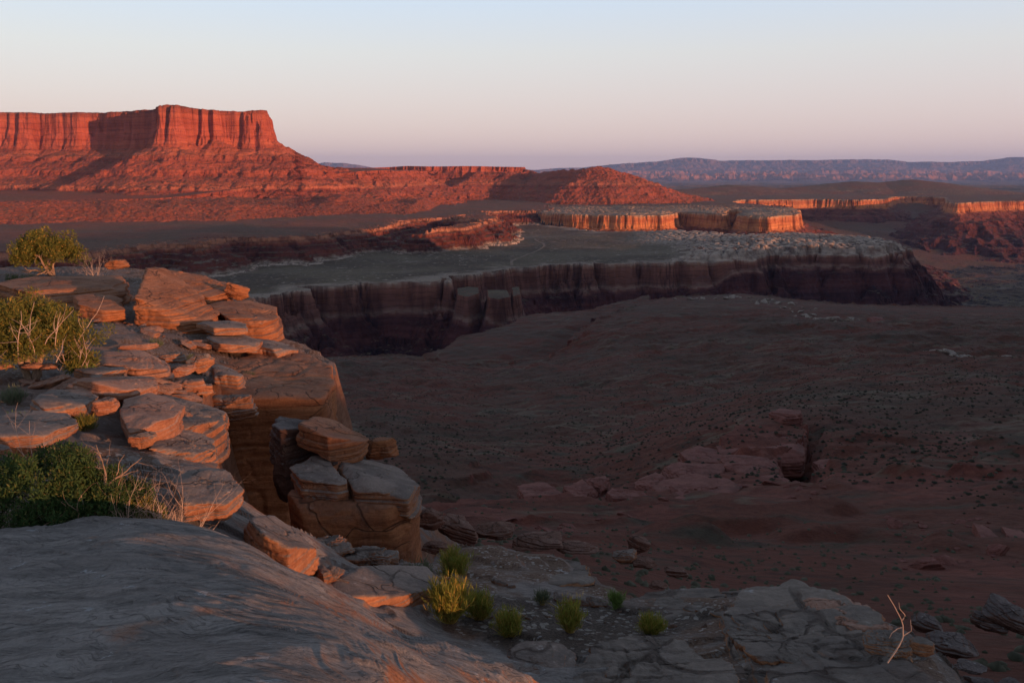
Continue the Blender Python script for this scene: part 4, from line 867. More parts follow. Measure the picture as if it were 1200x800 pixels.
for i, (bx, rr, m_, lb) in enumerate([
    ((1066, 1104, 717, 746), 13, M_dark, 'dark upright rock just beyond the right foreground ledge'),
    ((1084, 1142, 738, 775), 12, M_dark, 'big dark flat-sided boulder below the right foreground ledge'),
    ((1138, 1178, 712, 742), 15, M_dark, 'dark rock left of the pale wedge near the right edge'),
    ((1152, 1210, 702, 742), 15, M_dark, 'pale-topped wedge boulder at the right edge of the picture'),
    ((1118, 1154, 776, 790), 11.5, M_dark, 'low grey stone below the big dark boulder'),
    ((716, 748, 640, 664), 16, M_rim, 'pale rounded boulder in the rubble beyond the yellow bushes'),
    ((740, 768, 650, 668), 16, M_brown, 'brown rock leaning beside the pale rounded boulder'),
    ((733, 762, 624, 650), 18, M_brown, 'tall brown rock standing behind the pale rounded boulder'),
    ((778, 806, 660, 678), 16, M_brown, 'flat brown rock in the rubble right of the pale boulder'),
    ((760, 782, 678, 692), 13, M_brown, 'small brown rock at the lip of the ledge behind the green sprig'),
    ((508, 560, 604, 640), 17, M_brown, 'leaning brown slab rock right of the huge orange block'),
    ((556, 606, 606, 636), 19, M_brown, 'dark brown broken rock above the purple-faced rock'),
    ((600, 660, 618, 648), 17, M_brown, 'wide brown rock on the rubble slope behind the long grey slab'),
    ((655, 700, 632, 654), 17, M_brown, 'brown rock right of the wide rubble rock'),
    ((486, 520, 590, 622), 16, M_brown, 'brown rock in the shade beside the huge orange block'),
    ((495, 530, 630, 652), 12, M_brown, 'reddish rock at the right foot of the huge orange block')]):
    boulder('boulder', lb, bx, rr, m_, seed=60 + i, tilt=((.3, 0) if i in (3, 10, 7) else (0, 0)), strata=(.06, .25))

# ---------------------------------------------------------------- red ledge, mushroom rock and slabs down the slope
top_ = tag(bpy.data.objects.new('mushroom_rock', None), 'small red mushroom-shaped pinnacle on the point of the slab outcrop', 'rock pinnacle')
C.objects.link(top_); top_.location = P3(921, 535, 128)
def sub(o, root): o.parent = root; o.location = Vector(o.location) - Vector(root.location)
a = block('cap', None, [(901, 482, 131), (915, 476, 138), (938, 480, 136), (940, 486, 130), (920, 489, 128)], 1.7, M_red, n=36, rough=.25, strata=(.35, .5), seed=80, parent=top_); sub(a, top_)
a = block('stem', None, [(910, 492, 131), (930, 490, 134), (931, 496, 130), (918, 499, 128)], 6.5, M_red, n=36, rough=.3, strata=(.5, .8), seed=81, parent=top_); sub(a, top_)
RED = [([(868, 500, 126), (890, 495, 131), (915, 498, 130), (924, 508, 124), (900, 512, 121), (868, 512, 121)], 2.2, 'red flat slab just left of the mushroom rock'),
    ([(845, 520, 113), (875, 512, 119), (915, 514, 118), (940, 520, 114), (936, 530, 108), (890, 534, 106), (850, 530, 108)], 2.2, 'wide red slab below the mushroom rock'),
    ([(835, 535, 103), (880, 532, 106), (915, 535, 105), (912, 548, 98), (880, 553, 96), (850, 548, 98)], 2.4, 'lowest broad red slab of the mushroom rock outcrop'),
    ([(910, 515, 116), (935, 512, 119), (938, 520, 114), (920, 523, 112)], 1.6, 'small red slab at the right edge of the mushroom rock outcrop'),
    ([(775, 550, 97), (800, 544, 100), (845, 545, 100), (840, 556, 94), (790, 558, 93)], 1.6, 'long red slab at the head of the ledge line'),
    ([(750, 558, 93), (768, 553, 96), (780, 558, 93), (775, 572, 87), (752, 570, 88)], 1.8, 'squat red slab where the ledge line turns down'),
    ([(708, 575, 86), (722, 568, 90), (748, 570, 89), (742, 582, 83), (712, 584, 82)], 2.2, 'red block left of the ledge bend'),
    ([(690, 560, 92), (706, 557, 94), (714, 564, 90), (700, 570, 88)], 1.6, 'red boulder fallen below the ledge line'),
    ([(640, 592, 80), (665, 588, 82), (700, 590, 81), (694, 600, 76), (650, 600, 76)], 1.4, 'flat red slab on the left stretch of the ledge line'),
    ([(590, 592, 80), (612, 590, 81), (636, 593, 80), (630, 602, 76), (598, 602, 76)], 1.4, 'flat red slab near the left end of the ledge line'),
    ([(540, 592, 80), (560, 590, 81), (588, 594, 79), (580, 602, 75), (548, 602, 76)], 1.4, 'left-most flat red slab of the ledge line'),
    ([(935, 572, 88), (955, 570, 89), (970, 578, 86), (955, 584, 83), (938, 582, 84)], 1.6, 'red slab on the slope below the mushroom rock'),
    ([(1060, 595, 76), (1075, 592, 78), (1088, 602, 74), (1074, 606, 72)], .9, 'red slab high on the right slope'),
    ([(1018, 647, 52), (1030, 645, 54), (1042, 654, 51), (1036, 660, 49), (1022, 654, 50)], .5, 'small tilted red slab pair, left piece, on the right slope'),
    ([(1042, 654, 51), (1048, 654, 51), (1062, 666, 48), (1056, 668, 47)], .5, 'small tilted red slab pair, right piece, on the right slope'),
    ([(1150, 620, 60), (1163, 618, 62), (1196, 650, 52), (1192, 662, 49), (1172, 648, 52)], 1.0, 'long red slab standing on edge near the right border'),
    ([(1186, 622, 60), (1200, 624, 60), (1220, 650, 52), (1205, 645, 53)], .9, 'red slab cut by the right border of the picture'),
    ([(1137, 655, 50), (1165, 655, 51), (1174, 668, 47), (1150, 662, 48)], .5, 'low red slab under the long upright slab'),
    ([(1066, 600, 74), (1090, 596, 76), (1110, 604, 73), (1100, 612, 70), (1070, 610, 71)], .9, 'broad red slab beside the green bush on the right slope')]
RED += [([(800, 528, 108), (822, 522, 112), (848, 524, 111), (846, 540, 103), (815, 542, 102)], 2.4, 'dark-edged red slab left of the wide slab under the mushroom rock'),
    ([(758, 570, 88), (800, 560, 92), (850, 562, 91), (870, 576, 86), (820, 586, 82), (765, 584, 82)], 1.0, 'broad sloping red pavement below the ledge bend'),
    ([(870, 556, 94), (905, 552, 96), (925, 562, 92), (910, 576, 87), (880, 574, 88)], 1.3, 'red slab stepping down under the lowest broad slab'),
    ([(668, 572, 88), (690, 562, 92), (700, 570, 89), (690, 582, 84), (672, 584, 83)], 1.8, 'upright red block in the shadow behind the ledge line'),
    ([(612, 570, 89), (640, 562, 92), (660, 572, 88), (645, 584, 83), (618, 584, 83)], 1.4, 'red slab in the shade above the left stretch of the ledge'),
    ([(1090, 625, 60), (1125, 618, 62), (1150, 632, 58), (1130, 645, 54), (1098, 642, 55)], 1.0, 'flat red plate in the middle of the right slope'),
    ([(1000, 600, 78), (1030, 596, 80), (1052, 606, 76), (1030, 616, 72), (1004, 612, 74)], 1.0, 'pale-topped red plate left of the green bush on the right slope'),
    ([(700, 600, 76), (740, 592, 79), (770, 602, 75), (750, 614, 71), (708, 614, 71)], .8, 'thin red plate on the bare soil below the ledge line'),
    ([(958, 540, 108), (975, 536, 110), (990, 546, 105), (978, 556, 100)], 1.6, 'red block on the slope right of the mushroom rock')]
for i, (c_, h_, lb) in enumerate(RED):
    block('rock_slab', lb, c_, h_ * 1.5, M_red, n=50, out=.5, p=40, rough=.24, strata=(.2, .45), seed=90 + i, cat='rock slab')

# ================================================================ plants
def leaf_mat(name, a, b, tip=None, trans=.15):
    n = NT(name, .75, .2); p = n.objpos(); r = n.geo.outputs['Random Per Island']
    c = n.mix(r, a, b); c = n.mix(n.rng(n.noise(p, 5, 3), .35, .65), c, n.mix(.5, a, b))
    if tip: c = n.mix(n.math('GREATER_THAN', r, .86), c, tip)
    n.v(c, n.b.inputs['Base Color'])
    t = n.n.new('ShaderNodeBsdfTranslucent'); n.v(c, t.inputs[0]); ms = n.n.new('ShaderNodeMixShader'); ms.inputs[0].default_value = trans
    n.l.new(n.b.outputs[0], ms.inputs[1]); n.l.new(t.outputs[0], ms.inputs[2]); n.l.new(ms.outputs[0], n.out.inputs[0]); return n.m
def wood_mat(name, a, b):
    n = NT(name, .85, .15); p = n.objpos()
    c = n.mix(n.rng(n.noise(n.mapping(p, (3, 3, .6)), 9, 5, .7), .35, .65), a, b); return n.end(c, n.bump(n.noise(p, 60, 4), .004, .6))
L_jun = leaf_mat('juniper_leaf', (.075, .095, .020), (.17, .15, .030), (.30, .19, .04))
L_dark = leaf_mat('dark_juniper_leaf', (.028, .060, .018), (.058, .095, .024), (.10, .10, .03))
L_rab = leaf_mat('rabbitbrush_leaf', (.17, .19, .035), (.29, .26, .04), (.42, .27, .06), .25)
L_green = leaf_mat('fresh_leaf', (.10, .17, .04), (.20, .26, .06))
L_sage = leaf_mat('sage_leaf', (.09, .11, .06), (.15, .16, .09))
W_grey = wood_mat('dead_wood', (.42, .27, .20), (.56, .40, .31))
W_dark = wood_mat('shrub_wood', (.20, .12, .08), (.34, .22, .15))
W_straw = wood_mat('straw_stem', (.46, .27, .08), (.58, .38, .12))
def tubes(paths, sides=5):
    """paths: list of (points Nx3, radii N)"""
    V = []; Fq = []; k = 0; a = np.arange(sides) * 2 * math.pi / sides
    for P, r in paths:
        P = np.asarray(P, float); n = len(P); T = np.gradient(P, axis=0); T /= np.linalg.norm(T, axis=1, keepdims=True) + 1e-9
        u = np.cross(T, [0.31, .17, .9]); u /= np.linalg.norm(u, axis=1, keepdims=True) + 1e-9; w = np.cross(T, u)
        ring = P[:, None] + (np.cos(a)[None, :, None] * u[:, None] + np.sin(a)[None, :, None] * w[:, None]) * np.asarray(r)[:, None, None]
        V.append(ring.reshape(-1, 3)); i = np.arange(n - 1)[:, None] * sides + k; j = np.arange(sides)[None]
        Fq.append(np.stack([i + j, i + (j + 1) % sides, i + sides + (j + 1) % sides, i + sides + j], -1).reshape(-1, 4)); k += n * sides
    return np.concatenate(V), np.concatenate(Fq)
def grow(rs, p, d, L, r, n=7, wob=.35, up=.1):
    P = [np.array(p, float)]; d = np.array(d, float)
    for i in range(n):
        d = d + rs.normal(size=3) * wob / n ** .5 + [0, 0, up / n]; d /= np.linalg.norm(d); P.append(P[-1] + d * L / n)
    return np.array(P), np.linspace(r, r * .3, n + 1)
def branching(rs, base, n0, L, r, spread, depth=2, wob=.5, up=.1, kids=3):
    out = []; tips = []
    def rec(p, d, L, r, k):
        P, R_ = grow(rs, p, d, L, r, 7, wob, up); out.append((P, R_)); tips.append(P[-1])
        if k > 0:
            for _ in range(kids):
                i = rs.randint(2, len(P)); dd = (P[min(i, len(P) - 1)] - P[i - 1]); dd /= np.linalg.norm(dd); dd = dd + rs.normal(size=3) * .75
                rec(P[i], dd / np.linalg.norm(dd), L * rs.uniform(.4, .65), R_[i] * .7, k - 1)
    for i in range(n0):
        a = rs.uniform(0, 2 * math.pi); s = rs.uniform(.2, 1) * spread
        rec(np.array(base) + [math.cos(a) * .02, math.sin(a) * .02, 0], [math.cos(a) * s, math.sin(a) * s, 1.0], L * rs.uniform(.6, 1), r, depth)
    return out, np.array(tips)
def sprays(rs, C0, n, rad, L, wd, up=.4):
    """n pointed leaf sprays spread through each clump centre"""
    m = len(C0); c = np.repeat(C0, n, axis=0); g = rs.normal(size=c.shape); g /= np.linalg.norm(g, axis=1, keepdims=True)
    rr = rad * rs.uniform(.15, 1, (len(c), 1)) ** .6; b = c + g * rr
    d = g + rs.normal(size=g.shape) * .5 + [0, 0, up]; d /= np.linalg.norm(d, axis=1, keepdims=True)
    s = np.cross(d, rs.normal(size=d.shape)); s /= np.linalg.norm(s, axis=1, keepdims=True) + 1e-9
    l = L * rs.uniform(.6, 1.3, (len(c), 1)); w = wd * rs.uniform(.7, 1.3, (len(c), 1))
    V = np.stack([b - s * w * .3, b + s * w * .3, b + d * l * .6 + s * w * .5, b + d * l, b + d * l * .6 - s * w * .5], 1).reshape(-1, 3)
    i = np.arange(len(c))[:, None] * 5; F1 = np.concatenate([i + [0, 1, 2, 4], i + [4, 2, 3, 3]])
    return V, F1
def leafmesh(name, V, Fq, mat, parent):
    # quads, the tip as a triangle
    me = bpy.data.meshes.new(name); q = Fq[Fq[:, 2] != Fq[:, 3]]; t = Fq[Fq[:, 2] == Fq[:, 3]][:, :3]
    me.vertices.add(len(V)); me.vertices.foreach_set('co', V.astype(np.float32).ravel())
    idx = np.concatenate([q.ravel(), t.ravel()]).astype(np.int32); tot = np.concatenate([np.full(len(q), 4), np.full(len(t), 3)]).astype(np.int32)
    me.loops.add(len(idx)); me.loops.foreach_set('vertex_index', idx); me.polygons.add(len(tot))
    me.polygons.foreach_set('loop_start', np.concatenate([[0], np.cumsum(tot)[:-1]]).astype(np.int32)); me.polygons.foreach_set('loop_total', tot)
    me.update(calc_edges=True); me.materials.append(mat)
    o = bpy.data.objects.new(name, me); C.objects.link(o); o.parent = parent; return o
def root(name, label, cat, loc, group=None):
    o = bpy.data.objects.new(name, None); C.objects.link(o); o.location = loc; o.empty_display_size = .1
    return tag(o, label, cat, group, 'thing')
def on_ground(px, py, r):                 # foot of a plant on the rim
    q = P3(px, py, r); z = float(H_near(np.array([[q[0]]]), np.array([[q[1]]]))[0, 0]); return (q[0], q[1], z)
def juniper(label, foot, size, seed, leaf, lumps, sprays_n=90, wood=None, dead=0, deadL=.6, lean=(0, 0), L=.07, wd=.026, cr=.17, name='juniper', cat='shrub'):
    """size: half widths x, y and height of the crown; lumps: number of foliage clumps"""
    rs = np.random.RandomState(seed); o = root(name, label, cat, foot)
    sx_, sy_, sz_ = size
    out, tips = branching(rs, (0, 0, -.05), 5, sz_ * .9, .035 * sz_ + .01, .9 * sx_ / sz_, 2, .6, .1, 3)
    out = [(p * [1, 1, 1], r) for p, r in out]
    V, Fq = tubes(out); mesh_np('trunk', V, Fq, wood or W_dark, True, o)
    # clumps on an uneven shell
    g = rs.normal(size=(lumps, 3)); g[:, 2] = np.abs(g[:, 2]) * .9 - .15; g /= np.linalg.norm(g, axis=1, keepdims=True)
    rr = rs.uniform(.45, 1.0, (lumps, 1)) ** .5 * (.78 + .30 * noise3(g * 1.9 + seed, seed))[:, None]
    Cc = g * rr * [sx_, sy_, sz_ * .62] + [lean[0], lean[1], sz_ * .45]; Cc[:, 0] += (Cc[:, 2] - sz_ * .4) * lean[0]; Cc[:, 2] = np.maximum(Cc[:, 2], .08)
    V, Fq = sprays(rs, np.concatenate([Cc + rs.normal(size=Cc.shape) * cr * .45 for _ in range(3)]), int(sprays_n * .9), cr * .62, L * .62, wd * .5); leafmesh('foliage', V, Fq, leaf, o)
    if dead:
        ps = []
        for i in range(int(dead * 1.6)):
            a = rs.uniform(0, 2 * math.pi); b = np.array([math.cos(a) * sx_ * .7, -abs(math.sin(a)) * sy_ * .8, sz_ * rs.uniform(.1, .5)])
            P, r_ = grow(rs, b, [math.cos(a) * .7, -.3, 1], deadL * rs.uniform(.4, 1), .0065, 8, .38, .4); ps.append((P, r_))
            for _ in range(3):
                k = rs.randint(2, 6); P2, r2 = grow(rs, P[k], rs.normal(size=3) * .6 + [0, 0, .8], deadL * .35, .0035, 5, .35, .3); ps.append((P2, r2))
        V, Fq = tubes(ps, 4); mesh_np('dead_branches', V, Fq, W_grey, True, o)
    return o
juniper('rounded dark green juniper standing alone on the rim skyline', on_ground(62, 312, 29), (.95, .9, 1.30), 3, L_jun, 62, 120, cr=.24, L=.10, wd=.05, lean=(-.12, 0), name='juniper_bush', cat='juniper')
juniper('big ragged sunlit green shrub with pale twigs at the left edge', on_ground(34, 424, 12.4), (.98, .7, 1.12), 5, L_jun, 120, 110, dead=18, deadL=.75, cr=.15, L=.07, wd=.022, name='desert_shrub')
juniper('green side shoot at the right of the big ragged shrub', on_ground(88, 420, 12.2), (.22, .2, .50), 6, L_jun, 22, 90, dead=4, deadL=.35, cr=.09, L=.06, wd=.02, name='desert_shrub')
# the dark juniper with bleached branches behind the slab
juniper('low dark green juniper in the shade behind the bare slab', on_ground(52, 585, 5.6), (.52, .36, .66), 7, L_dark, 110, 120, deadL=.3, cr=.085, L=.04, wd=.013, name='juniper_bush', cat='juniper')
juniper('green juniper with bleached branches sticking up, centre of the thicket', on_ground(112, 578, 5.7), (.38, .28, .56), 8, L_dark, 80, 110, dead=12, deadL=.42, cr=.08, L=.04, wd=.013, name='juniper_bush', cat='juniper')
juniper('small sunlit yellow-green end of the juniper thicket', on_ground(160, 580, 5.6), (.24, .2, .40), 9, L_jun, 34, 90, dead=8, deadL=.32, cr=.06, L=.035, wd=.012, name='juniper_bush', cat='juniper')
def dead_bush(label, foot, h, w, n0, seed, depth=2, mat=None, r=.009, name='dead_bush'):
    rs = np.random.RandomState(seed); out, _ = branching(rs, (0, 0, -.03), n0, h, r * .6, w, depth, .32, .4, 4)
    V, Fq = tubes(out, 4); o = mesh_np(name, V, Fq, mat or W_grey, True); o.location = foot; tag(o, label, 'dead bush', None, 'thing'); return o
dead_bush('sunlit thicket of bare pinkish twigs at the right end of the juniper', on_ground(190, 582, 5.35), .46, .9, 14, 11)
dead_bush('bare sunlit twigs standing in front of the middle of the juniper thicket', on_ground(152, 580, 5.35), .50, .6, 9, 16)
dead_bush('smaller spray of bare twigs at the very edge of the thicket', on_ground(226, 578, 5.5), .22, 1.0, 6, 12)
dead_bush('two tall bleached dead stems rising from the left of the dark juniper', on_ground(50, 520, 6.6), .48, .5, 2, 13)
dead_bush('long bleached dead branch leaning over the dark juniper', on_ground(78, 540, 6.2), .60, .6, 2, 14, r=.012)
dead_bush('grey leafless bush beside the small orange rock on the skyline', on_ground(110, 314, 27), .95, 1.6, 10, 15, r=.014)
# the twig on the right ledge
def ray_hit(px, py, r0, r1, Hf):
    rr = np.linspace(r0, r1, 400); d = ray(px, py); k = rr / math.hypot(d[0], d[1]); X, Y, Zr = d[0] * k, d[1] * k, d[2] * k
    Zh = Hf(X[None], Y[None])[0]; i = np.argmax(Zr < Zh) if (Zr < Zh).any() else 200; return (X[i], Y[i], float(Zh[i]))
def twig():
    q = P3(1040, 776, 5.25); o = root('dead_twig', 'single bleached forked twig standing on the right foreground ledge', 'dead twig', tuple(q)); s = 4.7 / F
    L = [[(0, 0), (12, 20), (17, 35), (16, 52), (12, 62), (2, 80), (-8, 95)], [(16, 50), (10, 48), (2, 42), (0, 34)], [(14, 60), (18, 66), (9, 76), (8, 84)], [(17, 38), (24, 42), (27, 45), (25, 60)]]
    ps = [(np.array([(a * s, (i % 2) * .006, b * s) for i, (a, b) in enumerate(l)]), np.linspace(.0055, .0018, len(l)) * (1 if k == 0 else .6)) for k, l in enumerate(L)]
    out = []
    for P, r_ in ps:
        t = np.linspace(0, len(P) - 1, len(P) * 3); out.append((np.stack([np.interp(t, range(len(P)), P[:, j]) for j in range(3)], 1), np.interp(t, range(len(P)), r_)))
    V, Fq = tubes(out, 5); mesh_np('branch', V, Fq, W_grey, True, o)
twig()
def rabbitbrush(label, foot, w, h, n, seed, group=None, leaf=None, stem=None, name='rabbitbrush'):
    """broom-like bush: straw coloured stems, yellow green tips"""
    rs = np.random.RandomState(seed); o = root(name, label, 'yellow bush' if leaf is None else 'green plant', foot, group)
    a = rs.uniform(0, 2 * math.pi, n); s = np.sqrt(rs.uniform(0, 1, n)); ps = []; tips = []
    for i in range(n):
        d = np.array([math.cos(a[i]) * s[i] * w / h * .62, math.sin(a[i]) * s[i] * w / h * .62, 1.0]); b = np.array([math.cos(a[i]) * w * .10, math.sin(a[i]) * w * .10, -.02])
        P, r_ = grow(rs, b, d, h * (1.0 - .30 * s[i] ** 2) * rs.uniform(.45, 1.12), .0036, 7, .30, .05); ps.append((P, r_)); tips += [P[-1], P[-2], P[-3] * .6 + P[-2] * .4]
        if rs.rand() < .5: tips.append(P[3])
    V, Fq = tubes(ps, 3); mesh_np('stem', V, Fq, stem or W_straw, True, o)
    V, Fq = sprays(rs, np.array(tips), 5, .018, .06, .004, 1.8); leafmesh('foliage', V, Fq, leaf or L_rab, o); return o
rabbitbrush('upper yellow-green bush beside the purple-faced rock', on_ground(532, 676, 7.1), .24, .28, 190, 21)
rabbitbrush('largest yellow bush with orange lit stems beside the bare slab', on_ground(528, 728, 5.9), .29, .33, 330, 22)
rabbitbrush('small yellow bush growing against the right of the largest one', on_ground(562, 724, 6.0), .19, .22, 130, 23)
rabbitbrush('thin low yellow bush between the bare slab and the gravel', on_ground(597, 747, 5.7), .20, .20, 110, 24)
rabbitbrush('narrow upright yellow bush in the middle of the gravel pocket', on_ground(668, 748, 5.8), .15, .25, 110, 25)
rabbitbrush('small bright yellow bush behind the rounded grey boulder', on_ground(763, 738, 6.0), .20, .14, 100, 26)
rabbitbrush('fresh green sprig at the lip of the ledge', on_ground(722, 700, 6.6), .10, .13, 36, 27, leaf=L_green, stem=L_green, name='green_sprig')
rabbitbrush('thin grey-green plant left of the upper yellow bush', on_ground(492, 680, 6.9), .22, .18, 60, 28, leaf=L_sage, stem=W_dark, name='sage_plant')
rabbitbrush('dry straw tuft standing between the yellow bushes', on_ground(635, 716, 6.4), .10, .15, 24, 29, leaf=L_sage, name='dry_tuft')
for i, (px, py, r, w, h, lf, lb) in enumerate([
    (20, 488, 8.6, .26, .20, L_green, 'small green bush above the dark juniper at the left edge'), (14, 452, 10.6, .26, .22, L_sage, 'low dry bush on dirt under the big ragged shrub'),
    (98, 478, 9.0, .18, .16, L_jun, 'small olive bush left of the small square rock'), (80, 455, 10.2, .14, .10, L_sage, 'tiny grass tuft behind the flat grey rock'),
    (100, 424, 12.0, .2, .2, L_green, 'green tuft at the right foot of the big ragged shrub'), (12, 312, 28, .45, .25, L_dark, 'tiny dark bush on the skyline left of the lone juniper'),
    (30, 313, 28, .5, .22, L_sage, 'low olive bush touching the left of the lone juniper'), (510, 640, 12, .5, .5, L_dark, 'dark green bush in the shade right of the huge orange block'),
    (466, 546, 12.3, .35, .55, L_dark, 'narrow green bush behind the stacked slabs'), (132, 388, 14.8, .3, .14, L_sage, 'grass tuft on the dirt above the pink slabs'),
    (218, 392, 15.5, .35, .16, L_sage, 'pale grass tuft on the dirt slope, upper of two'), (228, 404, 14.8, .3, .14, L_sage, 'pale grass tuft on the dirt slope, lower of two'),
    (290, 410, 15.6, .3, .14, L_sage, 'grass tuft near the pale slabs above the promontory'), (182, 384, 16.5, .3, .15, L_sage, 'grass tuft below the tilted slab')]):
    rabbitbrush(lb, on_ground(px, py, r), w, h, 60, 40 + i, leaf=lf, stem=W_dark, name='small_bush')

# ---------------------------------------------------------------- rubble, each piece a copy of a few broken shapes
def rubble_protos(mat, k, seed0, flat=1.0):
    out = []
    for i in range(k):
        rs = np.random.RandomState(seed0 + i); N = rs.normal(size=(12, 3)); N /= np.linalg.norm(N, axis=1, keepdims=True); N = np.vstack([N, [[0, 0, 1], [0, 0, -1], [1, 0, .2], [-1, .2, 0], [.2, 1, 0], [0, -1, .2]]]); N /= np.linalg.norm(N, axis=1, keepdims=True)
        ext = np.array([1, rs.uniform(.5, .9), rs.uniform(.3, .6) * flat]); N2 = N / ext; s = np.linalg.norm(N2, axis=1); D2 = np.concatenate([rs.uniform(.6, .95, 12), [.9, .9, 1, 1, 1, 1]]) / s
        P, Fq = hull(N2 / s[:, None], D2, ext, 12, 30, seed0 + i, .05, (.06, .25)); me = bpy.data.meshes.new('rock')
        o = mesh_np('loose_rock', P, Fq, mat, False); out.append(o)
    return out
def scatter(protos, spots, label, cat, group, Hf, name='loose_rock'):
    for i, (x, y, s, sd) in enumerate(spots):
        rs = np.random.RandomState(sd); src = protos[sd % len(protos)]
        o = src.copy(); o.name = name; C.objects.link(o); z = float(Hf(np.array([[x]]), np.array([[y]]))[0, 0])
        o.location = (x, y, z + s * .12); o.rotation_euler = (rs.uniform(-.35, .35), rs.uniform(-.35, .35), rs.uniform(0, 6.28)); o.scale = (s, s, s * rs.uniform(.7, 1.2))
        tag(o, label, cat, group, 'thing')
    return
pb = rubble_protos(M_brown, 5, 700); pr = rubble_protos(M_red, 5, 720, .6); pd = rubble_protos(M_dark, 4, 740, .7); pg = rubble_protos(M_rim, 4, 760)
M_pale = rock_mat('pale_rubble', (.26, .20, .165), (.34, .27, .22), (.15, .10, .08), (.20, .14, .11), 3.0, lichen=.1); pp = rubble_protos(M_pale, 4, 780)
def spots(poly, n, s0, s1, seed):          # poly: (px, py, distance) outline sampled by two parameters
    rs = np.random.RandomState(seed); out = []
    for i in range(n):
        k = rs.randint(0, len(poly) - 1); t = rs.rand(); a, b = poly[k], poly[k + 1]
        w = a[3] * (1 - t) + b[3] * t; q = WR(a[0] * (1 - t) + b[0] * t + rs.normal() * w, a[1] * (1 - t) + b[1] * t + rs.normal() * w * .45, a[2] * (1 - t) + b[2] * t)
        out.append((q[0], q[1], s0 * (s1 / s0) ** (rs.rand() ** 2), 1000 * seed + i))
    return out
def H_low(x, y): return np.maximum(H_near(x, y), H_valley(x, y))
scatter(pb, spots([(510, 630, 15, 14), (580, 640, 16, 16), (660, 655, 16, 16), (740, 668, 15, 16), (800, 680, 15, 14)], 105, .14, .8, 1), 'small brown rock among the rubble on the slope under the rim', 'rock', 'rubble on the slope under the rim', H_low)
scatter(pr, spots([(500, 600, 50, 20), (640, 610, 45, 24), (760, 560, 85, 20), (930, 560, 90, 24), (970, 590, 75, 24)], 60, .3, 1.3, 2), 'small red rock scattered along the slab ledge down the slope', 'rock', 'red rocks along the slab ledge', H_valley)
scatter(pr, spots([(1040, 610, 62, 30), (1130, 600, 68, 30), (1180, 640, 50, 30), (1050, 680, 40, 26)], 34, .2, .9, 3), 'small red rock on the bare right-hand slope', 'rock', 'red rocks on the right slope', H_valley)
scatter(pp, spots([(1082, 398, 360, 10), (1110, 404, 355, 12), (1130, 412, 350, 10), (1160, 424, 340, 8), (1195, 436, 330, 8)], 80, 1.0, 3.2, 4), 'dark tilted boulder in the heap on the far right hillside', 'boulder', 'boulder heap on the right hillside', H_valley, 'boulder')
scatter(pp, spots([(810, 352, 700, 18), (870, 352, 720, 22), (920, 364, 640, 20), (960, 378, 560, 14), (985, 384, 540, 10)], 80, 1.2, 3.4, 5), 'pale boulder in the rubble band along the hill crest', 'boulder', 'pale rubble along the hill crest', H_valley, 'boulder')
scatter(pd, spots([(1080, 720, 12, 20), (1150, 740, 12.5, 24), (1170, 780, 11, 20)], 16, .06, .2, 6), 'small dark stone on the soil below the right foreground ledge', 'rock', 'dark stones below the right ledge', H_low)
scatter(pg, spots([(560, 735, 6.0, 18), (640, 735, 6.1, 22), (720, 725, 6.3, 22), (800, 735, 6.1, 20)], 30, .012, .045, 7), 'pebble lying on the dark gravel among the yellow bushes', 'pebble', 'pebbles in the gravel pocket', H_near, 'pebble')
pw = rubble_protos(M_warm, 4, 800, .7)
scatter(pw, spots([(20, 432, 12, 14), (110, 446, 10.8, 18), (200, 440, 12, 18), (230, 470, 11, 16), (220, 500, 9.2, 12)], 46, .07, .30, 9), 'small sunlit broken rock among the slabs of the rim', 'rock', 'broken rocks among the rim slabs', H_near, 'broken_rock')
scatter(pw, spots([(20, 345, 22, 12), (120, 350, 20, 12), (200, 385, 17, 12), (290, 392, 18, 12), (320, 405, 17.5, 8)], 40, .08, .40, 10), 'small rust coloured rock strewn around the outcrop', 'rock', 'rust coloured rocks around the outcrop', H_near, 'broken_rock')
scatter(pg, spots([(330, 640, 6.1, 14), (400, 690, 6.0, 20), (500, 665, 7, 20), (640, 700, 6.8, 22), (760, 715, 6.5, 22)], 40, .03, .13, 11), 'small grey rock fragment on the lower ledge', 'rock', 'grey fragments on the lower ledge', H_near, 'broken_rock')
scatter(pg, spots([(60, 440, 11.5, 30), (150, 400, 14.5, 24), (240, 410, 15, 24), (120, 450, 10.5, 26)], 50, .03, .12, 8), 'small loose stone on the dirt of the rim', 'rock', 'loose stones on the rim dirt', H_near)
for p_ in pw + pb + pr + pd + pg + pp: bpy.data.objects.remove(p_)
# red knob on the far hillside
block('rock_slab', 'small dark red rock knob standing on the hill crest', [(1016, 372, 520), (1024, 369, 530), (1034, 370, 530), (1036, 376, 515), (1026, 380, 505)], 6.5, M_red, n=26, rough=1.0, strata=(.8, 1.5), seed=130, cat='rock knob')

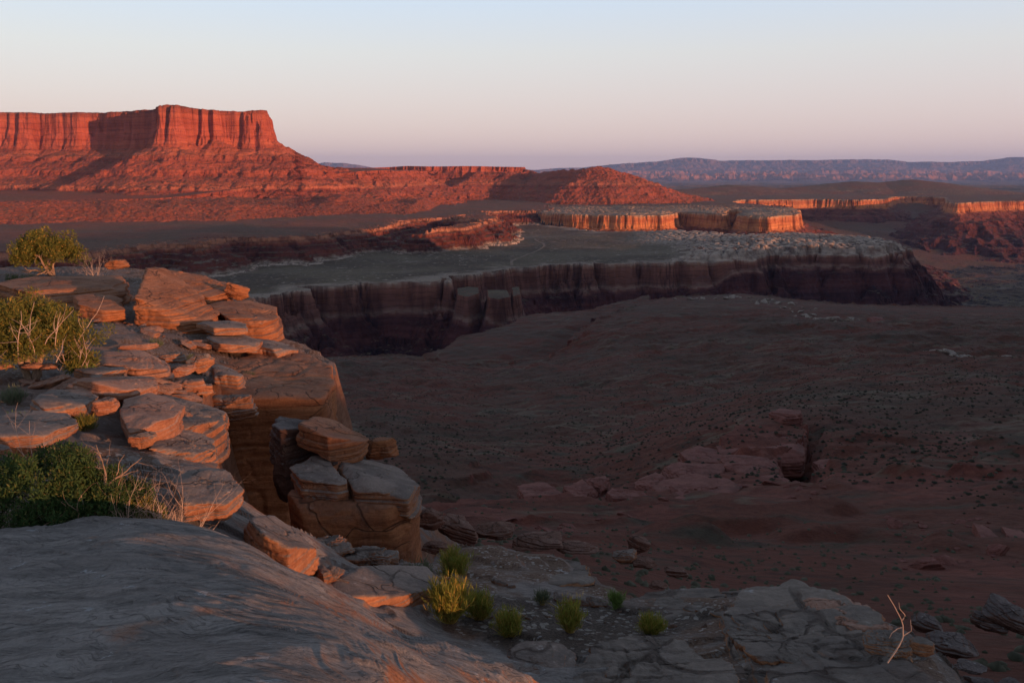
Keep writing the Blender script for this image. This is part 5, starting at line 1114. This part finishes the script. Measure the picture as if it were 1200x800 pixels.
# ---------------------------------------------------------------- desert scrub over the slopes: nobody could count it
def scrub(name, n, r0, r1, pw, s0, s1, seed, mat, label, az=(-37, 37), Hf=H_valley, cond=None):
    rs = np.random.RandomState(seed); r = r0 * (r1 / r0) ** (rs.rand(n) ** pw); a = np.radians(rs.uniform(az[0], az[1], n)); x = np.sin(a) * r; y = np.cos(a) * r
    keep = fbm2(x / 25, y / 25, 3, seed) > -.25
    keep &= sdf_poly(x, y, rim_near) > 4
    if cond is not None: keep &= cond(x, y)
    x, y, r = x[keep], y[keep], r[keep]; z = Hf(x[None], y[None])[0]; n = len(x)
    s = s0 * (s1 / s0) ** rs.rand(n) * np.clip(r / 60, .8, 1.6)
    a = np.arange(6) * math.pi / 3; ring = np.stack([np.cos(a), np.sin(a), a * 0 + .35], -1); top = ring * [.6, .6, 1] + [0, 0, .45]; base = np.concatenate([ring, top, [[0, 0, 1.0]]])
    J = 1 + rs.uniform(-.35, .35, (n, 13, 3)); V = base[None] * J * s[:, None, None]; V[:, :, 2] -= (.2 * s)[:, None]; V += np.stack([x, y, z], -1)[:, None]
    j = np.arange(6); f = np.concatenate([np.stack([j, (j + 1) % 6, 6 + (j + 1) % 6, 6 + j], -1), np.stack([6 + j[::2], 6 + (j[::2] + 1), 6 + (j[::2] + 2) % 6, 0 * j[::2] + 12], -1)])
    Fq = (np.arange(n) * 13)[:, None, None] + f[None]
    o = mesh_np(name, V.reshape(-1, 3), Fq.reshape(-1, 4), mat, True); tag(o, label, name.replace('_', ' '), kind='stuff')
S1 = NT('scrub_leaf'); S1 = S1.end(S1.mix(S1.geo.outputs['Random Per Island'], (.026, .024, .017), (.062, .052, .034)))
S2 = NT('pale_scrub_leaf'); S2 = S2.end(S2.mix(S2.geo.outputs['Random Per Island'], (.06, .058, .038), (.11, .10, .07)))
scrub('blackbrush_scrub', 24000, 70, 640, .62, .07, .24, 5, S1, 'dark dots of desert scrub covering the shaded valley slopes')
scrub('pale_scrub', 6000, 14, 420, .8, .06, .2, 6, S2, 'pale grey-green tufts of low brush over the near slopes')
